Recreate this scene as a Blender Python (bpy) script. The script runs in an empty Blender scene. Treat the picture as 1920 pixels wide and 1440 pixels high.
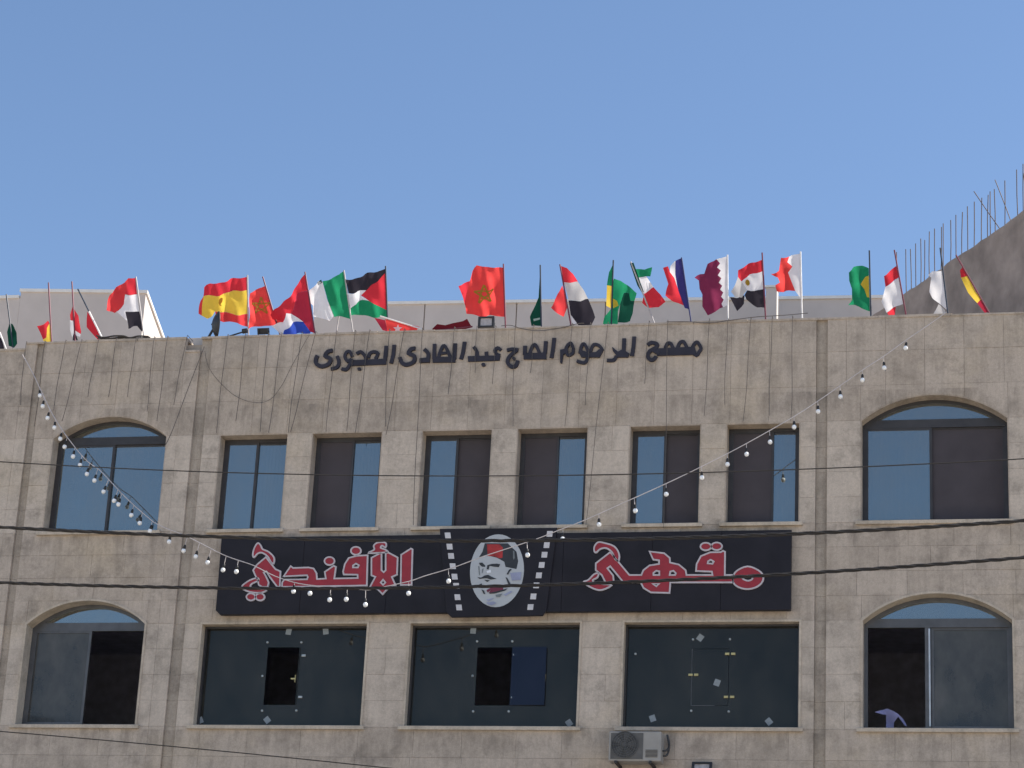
import bpy, bmesh, math, random
from mathutils import Vector, Matrix, noise
from mathutils.geometry import delaunay_2d_cdt
random.seed(7)
SC = bpy.context.scene
COL = SC.collection

# ------------------------------------------------------------------ measured tables, in metres
# the facade's outer stone face is the plane y = 0, x runs right, z up, the street lies at y < 0
OPEN = {'W1': [-13.132, -11.96, 12.321, 13.95], 'W2': [-11.569, -10.382, 12.321, 13.95], 'W3': [-9.741, -8.577, 12.321, 13.95], 'W4': [-8.182, -7.03, 12.321, 13.95], 'W5': [-6.38, -5.243, 12.321, 13.95], 'W6': [-4.857, -3.702, 12.321, 13.95], 'UL': [-16.036, -14.03, 12.321, 13.95, 0.369], 'UR': [-2.784, -0.554, 12.321, 13.95, 0.408], 'LL': [-16.117, -14.066, 9.146, 10.799, 0.399], 'LR': [-2.766, -0.537, 9.146, 10.799, 0.422], 'B1': [-13.145, -10.398, 9.146, 10.799], 'B2': [-9.74, -7.019, 9.146, 10.799], 'B3': [-6.374, -3.67, 9.146, 10.799]}
GLASS_TABLE = {'B1': {'hatch': [(-12.074, 10.451), (-11.545, 10.45), (-11.528, 9.533), (-12.071, 9.532)], 'stick': [(-11.755, 10.706, 8), (-11.146, 10.708, -8), (-13.087, 9.282, -25), (-11.989, 9.292, -40)], 'dot': [(-12.087, 10.531), (-11.527, 10.529), (-12.082, 9.437), (-11.524, 9.442), (-12.124, 9.99)], 'hinge': [(-11.472, 10.317), (-11.476, 9.655)], 'handle': [(-11.611, 9.944)]}, 'B2': {'hatch': [(-8.685, 10.443), (-8.131, 10.441), (-8.122, 9.533), (-8.672, 9.531)], 'stick': [(-8.764, 10.711, 3), (-7.189, 9.264, -35)], 'dot': [(-8.691, 10.537), (-8.132, 10.536), (-8.694, 9.437), (-8.135, 9.438), (-8.732, 9.993)], 'hinge': [(-8.076, 10.323), (-8.077, 9.654)], 'handle': [(-7.62, 9.954)]}, 'B3': {'hatch': [(-5.329, 10.415), (-4.766, 10.414), (-4.77, 9.539), (-5.331, 9.537)], 'stick': [(-5.213, 10.585, 35), (-4.942, 9.889, 20), (-5.908, 9.34, -20), (-4.151, 9.298, -40)], 'dot': [(-5.322, 10.556), (-4.758, 10.558), (-5.323, 9.456), (-4.756, 9.447), (-6.2, 10.334)], 'hinge': [(-4.795, 10.331), (-4.704, 10.331), (-4.8, 9.669), (-4.708, 9.669), (-5.346, 10.008), (-5.261, 10.008)], 'handle': []}}
SIGN = [(-12.885, 12.158), (-3.807, 12.171), (-3.826, 10.923), (-12.796, 10.898), (-12.873, 10.968)]
SIGNC = [(-9.299, 12.249), (-7.429, 12.241), (-7.539, 10.926), (-7.594, 10.843), (-9.028, 10.825), (-9.117, 10.91)]
WORDL = [('alef', [[(-9.897, 11.839), (-9.747, 11.937), (-9.721, 11.924), (-9.701, 11.353), (-9.874, 11.351)]]), ('lam_alef', [[(-10.376, 11.794), (-10.246, 11.865), (-10.218, 11.857), (-10.2, 11.591), (-10.162, 11.558), (-10.132, 11.59), (-10.151, 11.869), (-10.112, 11.878), (-9.953, 11.795), (-9.944, 11.517), (-10.026, 11.481), (-9.956, 11.347), (-10.073, 11.303), (-10.156, 11.205), (-10.242, 11.286), (-10.367, 11.323), (-10.292, 11.484), (-10.357, 11.511)], [(-10.163, 11.438), (-10.124, 11.393), (-10.157, 11.354), (-10.199, 11.393)]]), ('hamza', [[(-10.427, 11.872), (-10.34, 11.926), (-10.354, 11.989), (-10.303, 12.037), (-10.204, 12.045), (-10.154, 12.023), (-10.162, 11.96), (-10.218, 11.991), (-10.238, 11.955), (-10.16, 11.924), (-10.135, 11.882)]]), ('connected_letters', [[(-10.442, 11.836), (-10.623, 11.829), (-10.747, 11.794), (-10.803, 11.696), (-10.822, 11.578), (-10.809, 11.528), (-10.583, 11.522), (-10.575, 11.468), (-10.958, 11.463), (-10.945, 11.652), (-10.983, 11.67), (-11.121, 11.572), (-11.094, 11.464), (-11.239, 11.456), (-11.256, 11.555), (-11.307, 11.628), (-11.39, 11.647), (-11.645, 11.641), (-11.688, 11.672), (-11.79, 11.506), (-11.408, 11.521), (-11.391, 11.493), (-11.402, 11.454), (-11.776, 11.452), (-11.805, 11.407), (-11.803, 11.334), (-10.421, 11.347)], [(-10.667, 11.64), (-10.669, 11.671), (-10.623, 11.703), (-10.572, 11.675), (-10.587, 11.639)]]), ('dot', [[(-10.556, 11.91), (-10.559, 11.888), (-10.572, 11.868), (-10.593, 11.854), (-10.619, 11.846), (-10.647, 11.847), (-10.674, 11.855), (-10.697, 11.87), (-10.713, 11.889), (-10.719, 11.912), (-10.716, 11.934), (-10.703, 11.954), (-10.683, 11.968), (-10.657, 11.975), (-10.628, 11.975), (-10.601, 11.967), (-10.578, 11.952), (-10.563, 11.932)]]), ('dot', [[(-10.976, 11.748), (-10.979, 11.726), (-10.992, 11.706), (-11.013, 11.692), (-11.039, 11.684), (-11.067, 11.685), (-11.094, 11.693), (-11.117, 11.708), (-11.133, 11.727), (-11.14, 11.75), (-11.136, 11.772), (-11.124, 11.791), (-11.103, 11.806), (-11.077, 11.813), (-11.048, 11.813), (-11.021, 11.805), (-10.998, 11.79), (-10.982, 11.77)]]), ('ya_flourish', [[(-12.327, 11.848), (-12.329, 11.912), (-12.304, 12.003), (-12.259, 12.057), (-12.209, 12.011), (-12.176, 11.956), (-12.071, 11.909), (-11.975, 11.816), (-11.972, 11.72), (-12.016, 11.739), (-12.083, 11.836), (-12.181, 11.897), (-12.253, 11.883), (-12.303, 11.825)]]), ('ya', [[(-12.11, 11.823), (-12.247, 11.701), (-12.303, 11.611), (-12.255, 11.519), (-12.206, 11.446), (-12.191, 11.374), (-12.132, 11.337), (-12.041, 11.336), (-12.029, 11.409), (-12.077, 11.5), (-12.125, 11.573), (-12.081, 11.59), (-12.018, 11.499), (-11.876, 11.331), (-11.84, 11.344), (-11.85, 11.588), (-11.937, 11.625)]]), ('ya_tail', [[(-12.472, 11.336), (-12.344, 11.447), (-12.218, 11.483), (-12.205, 11.437), (-12.302, 11.393), (-12.325, 11.339), (-12.239, 11.302), (-12.111, 11.301), (-12.058, 11.279), (-12.143, 11.243), (-12.327, 11.257)]]), ('dot', [[(-12.228, 11.175), (-12.231, 11.156), (-12.242, 11.138), (-12.261, 11.126), (-12.284, 11.119), (-12.31, 11.119), (-12.334, 11.126), (-12.355, 11.139), (-12.369, 11.157), (-12.375, 11.176), (-12.373, 11.196), (-12.361, 11.213), (-12.343, 11.226), (-12.32, 11.233), (-12.294, 11.233), (-12.27, 11.226), (-12.249, 11.213), (-12.235, 11.195)]]), ('dot', [[(-12.076, 11.174), (-12.079, 11.155), (-12.09, 11.137), (-12.109, 11.125), (-12.132, 11.118), (-12.157, 11.118), (-12.182, 11.125), (-12.203, 11.138), (-12.217, 11.156), (-12.223, 11.175), (-12.22, 11.195), (-12.209, 11.212), (-12.191, 11.225), (-12.167, 11.232), (-12.142, 11.232), (-12.117, 11.225), (-12.097, 11.211), (-12.083, 11.194)]])]
WORDR = [('meem', [[(-4.669, 11.473), (-4.596, 11.549), (-4.467, 11.596), (-4.336, 11.556), (-4.233, 11.469), (-4.232, 11.364), (-4.314, 11.279), (-4.452, 11.242), (-4.591, 11.272), (-4.676, 11.349)], [(-4.538, 11.411), (-4.464, 11.452), (-4.39, 11.423), (-4.399, 11.389), (-4.463, 11.372)]]), ('connected_letters', [[(-4.684, 11.464), (-4.808, 11.465), (-4.811, 11.83), (-4.844, 11.846), (-4.871, 11.825), (-5.039, 11.823), (-5.178, 11.766), (-5.241, 11.642), (-5.248, 11.532), (-5.005, 11.52), (-4.994, 11.467), (-5.393, 11.47), (-5.408, 11.547), (-5.513, 11.635), (-5.651, 11.669), (-5.657, 11.742), (-5.744, 11.817), (-5.971, 11.847), (-5.911, 11.72), (-5.82, 11.705), (-5.818, 11.648), (-5.965, 11.626), (-6.057, 11.553), (-6.087, 11.476), (-6.272, 11.478), (-6.582, 11.844), (-6.801, 11.667), (-6.797, 11.56), (-6.699, 11.482), (-6.648, 11.385), (-6.666, 11.362), (-6.508, 11.36), (-6.523, 11.471), (-6.617, 11.588), (-6.574, 11.62), (-6.363, 11.369), (-6.092, 11.361), (-6.048, 11.274), (-5.933, 11.202), (-5.646, 11.192), (-5.637, 11.357), (-4.685, 11.349)], [(-5.073, 11.65), (-5.068, 11.682), (-5.028, 11.707), (-4.98, 11.678), (-4.998, 11.643)], [(-5.9, 11.475), (-5.901, 11.509), (-5.858, 11.542), (-5.811, 11.532), (-5.809, 11.474)], [(-5.65, 11.472), (-5.642, 11.526), (-5.595, 11.539), (-5.556, 11.5), (-5.565, 11.472)], [(-5.909, 11.336), (-5.809, 11.335), (-5.851, 11.297)]]), ('dot', [[(-5.024, 11.915), (-5.029, 11.895), (-5.043, 11.877), (-5.065, 11.864), (-5.091, 11.857), (-5.12, 11.857), (-5.147, 11.865), (-5.169, 11.878), (-5.184, 11.897), (-5.189, 11.917), (-5.185, 11.938), (-5.171, 11.955), (-5.149, 11.969), (-5.123, 11.975), (-5.094, 11.975), (-5.067, 11.968), (-5.045, 11.954), (-5.03, 11.936)]]), ('dot', [[(-4.858, 11.917), (-4.863, 11.897), (-4.876, 11.879), (-4.898, 11.866), (-4.925, 11.859), (-4.953, 11.859), (-4.98, 11.867), (-5.003, 11.88), (-5.017, 11.898), (-5.023, 11.919), (-5.018, 11.939), (-5.004, 11.957), (-4.983, 11.97), (-4.956, 11.977), (-4.927, 11.977), (-4.9, 11.969), (-4.878, 11.956), (-4.863, 11.938)]]), ('ya_flourish', [[(-6.831, 11.862), (-6.83, 11.94), (-6.775, 12.004), (-6.679, 11.991), (-6.524, 11.936), (-6.444, 11.819), (-6.446, 11.708), (-6.502, 11.732), (-6.55, 11.839), (-6.647, 11.909), (-6.742, 11.894), (-6.798, 11.842)]]), ('ya_tail', [[(-6.98, 11.368), (-6.905, 11.406), (-6.823, 11.493), (-6.753, 11.511), (-6.769, 11.444), (-6.838, 11.402), (-6.789, 11.357), (-6.674, 11.337), (-6.545, 11.318), (-6.69, 11.246), (-6.824, 11.27)]])]
OVAL = [(-7.917, 11.555), (-7.922, 11.464), (-7.937, 11.375), (-7.962, 11.292), (-7.996, 11.215), (-8.039, 11.146), (-8.089, 11.087), (-8.145, 11.041), (-8.206, 11.006), (-8.271, 10.986), (-8.337, 10.979), (-8.404, 10.986), (-8.469, 11.008), (-8.531, 11.043), (-8.589, 11.091), (-8.641, 11.15), (-8.685, 11.22), (-8.721, 11.298), (-8.748, 11.382), (-8.765, 11.471), (-8.772, 11.563), (-8.768, 11.654), (-8.754, 11.743), (-8.729, 11.828), (-8.695, 11.906), (-8.652, 11.976), (-8.602, 12.035), (-8.545, 12.082), (-8.483, 12.117), (-8.417, 12.138), (-8.35, 12.144), (-8.283, 12.136), (-8.217, 12.114), (-8.155, 12.078), (-8.097, 12.029), (-8.046, 11.968), (-8.001, 11.898), (-7.966, 11.819), (-7.94, 11.735), (-7.923, 11.646)]
FACE = [('print_dark', [(-8.642, 11.775), (-8.59, 11.865), (-8.56, 12.003), (-8.192, 11.996), (-8.123, 11.927), (-8.049, 11.859), (-8.015, 11.707), (-8.036, 11.582), (-8.211, 11.619), (-8.234, 11.7), (-8.301, 11.738), (-8.359, 11.767), (-8.474, 11.797), (-8.568, 11.798)]), ('print_red', [(-8.526, 11.984), (-8.323, 11.981), (-8.269, 11.928), (-8.265, 11.766), (-8.312, 11.757), (-8.398, 11.787), (-8.502, 11.799)]), ('print_grey', [(-8.106, 11.879), (-8.082, 11.869), (-8.073, 11.764), (-8.085, 11.727), (-8.098, 11.765)]), ('print_dark', [(-8.633, 11.689), (-8.581, 11.691), (-8.531, 11.641), (-8.535, 11.622), (-8.582, 11.625), (-8.622, 11.656)]), ('print_dark', [(-8.499, 11.65), (-8.429, 11.668), (-8.354, 11.672), (-8.297, 11.662), (-8.314, 11.615), (-8.389, 11.621), (-8.465, 11.636), (-8.476, 11.579), (-8.508, 11.584)]), ('print_grey', [(-8.644, 11.637), (-8.625, 11.628), (-8.608, 11.495), (-8.622, 11.485)]), ('print_grey', [(-8.576, 11.589), (-8.557, 11.598), (-8.567, 11.523), (-8.581, 11.518)]), ('print_white', [(-8.508, 11.551), (-8.443, 11.574), (-8.436, 11.531), (-8.497, 11.522)]), ('print_dark', [(-8.649, 11.459), (-8.587, 11.449), (-8.532, 11.484), (-8.476, 11.493), (-8.418, 11.46), (-8.342, 11.428), (-8.435, 11.416), (-8.492, 11.437), (-8.539, 11.437), (-8.614, 11.43)]), ('print_dark', [(-8.538, 11.416), (-8.444, 11.406), (-8.489, 11.378)]), ('print_dark', [(-8.623, 11.336), (-8.568, 11.357), (-8.571, 11.332)]), ('print_dark', [(-8.186, 11.5), (-8.152, 11.571), (-8.125, 11.585), (-8.11, 11.571), (-8.137, 11.547), (-8.162, 11.491)]), ('print_dark', [(-8.202, 11.453), (-8.174, 11.443), (-8.123, 11.358), (-8.111, 11.306), (-8.204, 11.293), (-8.15, 11.339)]), ('print_blue', [(-8.131, 11.519), (-7.954, 11.531), (-7.957, 11.404), (-8.097, 11.396)]), ('print_maroon', [(-8.492, 11.248), (-8.428, 11.285), (-8.237, 11.307), (-8.225, 11.255), (-8.35, 11.223), (-8.452, 11.201), (-8.422, 11.252), (-8.471, 11.21)]), ('print_dark', [(-8.452, 11.202), (-8.35, 11.223), (-8.23, 11.255), (-8.156, 11.274), (-8.201, 11.236), (-8.348, 11.195), (-8.432, 11.189)]), ('print_dark', [(-8.572, 11.263), (-8.529, 11.239), (-8.507, 11.182), (-8.536, 11.192)]), ('print_blue', [(-8.484, 11.097), (-8.363, 11.125), (-8.399, 11.097), (-8.454, 11.069)]), ('print_blue', [(-8.216, 11.171), (-8.098, 11.236), (-8.083, 11.212), (-8.187, 11.152)]), ('print_grey', [(-8.347, 11.172), (-8.236, 11.19), (-8.271, 11.138), (-8.326, 11.134)]), ('print_blue', [(-8.481, 11.05), (-8.379, 11.068), (-8.322, 11.04), (-8.394, 11.003), (-8.451, 11.012)])]
PERF = [[(-9.214, 12.184), (-9.123, 12.183), (-9.107, 12.091), (-9.198, 12.092)], [(-9.174, 12.002), (-9.083, 12.001), (-9.067, 11.909), (-9.158, 11.91)], [(-9.141, 11.85), (-9.05, 11.849), (-9.034, 11.758), (-9.125, 11.759)], [(-9.105, 11.685), (-9.014, 11.684), (-8.998, 11.593), (-9.089, 11.594)], [(-9.066, 11.517), (-8.975, 11.516), (-8.959, 11.425), (-9.05, 11.426)], [(-9.031, 11.37), (-8.94, 11.369), (-8.925, 11.279), (-9.015, 11.279)], [(-9.0, 11.188), (-8.91, 11.187), (-8.894, 11.097), (-8.984, 11.097)], [(-8.967, 11.024), (-8.877, 11.024), (-8.861, 10.934), (-8.951, 10.934)], [(-7.58, 12.188), (-7.491, 12.186), (-7.497, 12.095), (-7.587, 12.096)], [(-7.619, 12.007), (-7.53, 12.006), (-7.537, 11.915), (-7.626, 11.916)], [(-7.648, 11.854), (-7.559, 11.853), (-7.565, 11.762), (-7.654, 11.763)], [(-7.684, 11.69), (-7.595, 11.69), (-7.601, 11.599), (-7.69, 11.6)], [(-7.721, 11.525), (-7.632, 11.524), (-7.638, 11.434), (-7.727, 11.435)], [(-7.753, 11.366), (-7.664, 11.365), (-7.67, 11.276), (-7.759, 11.276)], [(-7.792, 11.191), (-7.703, 11.19), (-7.709, 11.1), (-7.798, 11.101)], [(-7.83, 11.024), (-7.741, 11.023), (-7.747, 10.934), (-7.836, 10.934)]]
TEXT = [('first word at the right end', [('s', [(-5.444, 15.147), (-5.385, 15.276), (-5.333, 15.303), (-5.278, 15.207), (-5.303, 15.143), (-5.345, 15.088), (-5.399, 15.136)], 0.0466), ('p', [(-5.985, 15.219), (-5.375, 15.229), (-5.337, 15.097), (-5.973, 15.097)], 0), ('s', [(-5.649, 15.219), (-5.615, 15.302), (-5.554, 15.319), (-5.495, 15.214)], 0.0466), ('s', [(-5.844, 15.225), (-5.81, 15.299), (-5.757, 15.293), (-5.72, 15.221)], 0.0466), ('s', [(-6.129, 15.28), (-6.068, 15.32), (-5.979, 15.294), (-5.981, 15.248), (-6.038, 15.208), (-6.099, 15.167), (-6.118, 15.083), (-6.069, 15.029), (-6.016, 15.042), (-5.987, 15.088)], 0.0502), ('s', [(-6.056, 15.208), (-5.939, 15.134)], 0.0537)]), ('second word', [('s', [(-6.348, 15.432), (-6.355, 15.259), (-6.373, 15.105)], 0.0537), ('s', [(-6.508, 15.405), (-6.509, 15.179)], 0.0537), ('p', [(-6.7, 15.269), (-6.599, 15.182), (-6.529, 15.223), (-6.416, 15.148), (-6.435, 15.083), (-6.596, 15.088), (-6.68, 15.193)], 0), ('s', [(-6.623, 15.117), (-6.662, 15.043), (-6.773, 15.042)], 0.0466), ('p', [(-6.829, 15.226), (-6.891, 15.096), (-7.187, 15.105), (-7.23, 15.182), (-7.201, 15.228), (-7.083, 15.187), (-6.957, 15.183), (-6.905, 15.234)], 0), ('s', [(-7.047, 15.195), (-6.998, 15.312), (-6.907, 15.294), (-6.851, 15.217)], 0.043), ('s', [(-7.217, 15.172), (-7.186, 15.312), (-7.138, 15.317), (-7.074, 15.186)], 0.043), ('s', [(-7.084, 15.13), (-7.104, 15.037), (-7.157, 15.01), (-7.257, 15.045)], 0.043), ('s', [(-7.319, 15.25), (-7.363, 15.346), (-7.412, 15.319), (-7.445, 15.245), (-7.405, 15.149), (-7.334, 15.175), (-7.323, 15.25)], 0.043), ('p', [(-7.535, 15.238), (-7.41, 15.262), (-7.407, 15.196), (-7.481, 15.161), (-7.498, 15.01), (-7.526, 15.021)], 0)]), ('third word', [('s', [(-7.644, 15.45), (-7.654, 15.279), (-7.674, 15.11)], 0.0537), ('s', [(-7.777, 15.397), (-7.782, 15.189)], 0.0537), ('p', [(-8.131, 15.199), (-7.759, 15.203), (-7.758, 15.093), (-8.126, 15.1)], 0), ('s', [(-8.115, 15.327), (-8.112, 15.179)], 0.0537), ('s', [(-8.031, 15.196), (-7.991, 15.318), (-7.937, 15.33), (-7.868, 15.191)], 0.0466), ('s', [(-8.407, 15.26), (-8.326, 15.277), (-8.221, 15.262)], 0.0466), ('s', [(-8.243, 15.255), (-8.356, 15.158), (-8.388, 15.055), (-8.32, 14.977), (-8.248, 14.994), (-8.22, 15.078)], 0.0502), ('p', [(-8.26, 15.117), (-8.267, 15.097), (-8.286, 15.09), (-8.305, 15.099), (-8.314, 15.119), (-8.307, 15.139), (-8.289, 15.147), (-8.269, 15.138)], 0)]), ('fourth word', [('p', [(-9.05, 15.179), (-8.51, 15.176), (-8.524, 15.093), (-9.036, 15.085)], 0), ('s', [(-8.506, 15.267), (-8.563, 15.307), (-8.606, 15.261), (-8.566, 15.193), (-8.516, 15.176)], 0.0466), ('s', [(-8.746, 15.246), (-8.737, 15.15)], 0.0502), ('s', [(-8.958, 15.338), (-8.898, 15.241), (-8.901, 15.136)], 0.0502), ('p', [(-8.747, 15.023), (-8.756, 15.001), (-8.78, 14.992), (-8.805, 15.002), (-8.817, 15.025), (-8.808, 15.048), (-8.784, 15.057), (-8.758, 15.047)], 0)]), ('fifth word', [('s', [(-9.116, 15.429), (-9.129, 15.267), (-9.158, 15.13)], 0.0537), ('s', [(-9.269, 15.405), (-9.268, 15.137)], 0.0537), ('p', [(-9.63, 15.177), (-9.252, 15.179), (-9.25, 15.08), (-9.624, 15.087)], 0), ('s', [(-9.537, 15.164), (-9.483, 15.344), (-9.428, 15.352), (-9.334, 15.168)], 0.0466), ('s', [(-9.504, 15.24), (-9.403, 15.246)], 0.0358), ('s', [(-9.612, 15.406), (-9.604, 15.147)], 0.0502), ('s', [(-9.777, 15.321), (-9.708, 15.246), (-9.703, 15.16)], 0.0537), ('p', [(-9.845, 15.164), (-9.676, 15.172), (-9.674, 15.092), (-9.841, 15.089)], 0), ('s', [(-9.927, 15.338), (-9.996, 15.327), (-10.033, 15.255), (-9.937, 15.205), (-9.94, 15.109), (-10.057, 15.061), (-10.143, 15.105), (-10.177, 15.193)], 0.0537)]), ('last word at the left end', [('s', [(-10.288, 15.413), (-10.292, 15.244), (-10.319, 15.095)], 0.0537), ('s', [(-10.418, 15.398), (-10.425, 15.152)], 0.0537), ('p', [(-11.033, 15.166), (-10.399, 15.174), (-10.402, 15.078), (-11.017, 15.069)], 0), ('s', [(-10.708, 15.199), (-10.686, 15.275), (-10.622, 15.302), (-10.551, 15.271), (-10.585, 15.176)], 0.0466), ('s', [(-10.91, 15.272), (-10.847, 15.308), (-10.777, 15.249), (-10.734, 15.161)], 0.0466), ('p', [(-10.813, 15.01), (-10.82, 14.99), (-10.842, 14.982), (-10.865, 14.991), (-10.876, 15.011), (-10.868, 15.032), (-10.846, 15.039), (-10.823, 15.03)], 0), ('s', [(-10.981, 15.226), (-11.025, 15.314), (-11.081, 15.306), (-11.104, 15.229), (-11.051, 15.151), (-10.982, 15.187)], 0.043), ('s', [(-10.982, 15.187), (-11.017, 15.073), (-11.068, 15.007), (-11.145, 15.023)], 0.0466), ('s', [(-11.236, 15.243), (-11.196, 15.136), (-11.222, 15.05), (-11.323, 15.024)], 0.0466), ('s', [(-11.319, 15.342), (-11.398, 15.325), (-11.434, 15.249), (-11.345, 15.198), (-11.367, 15.112), (-11.477, 15.071), (-11.574, 15.118), (-11.591, 15.205), (-11.567, 15.262)], 0.0537)])]
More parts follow.
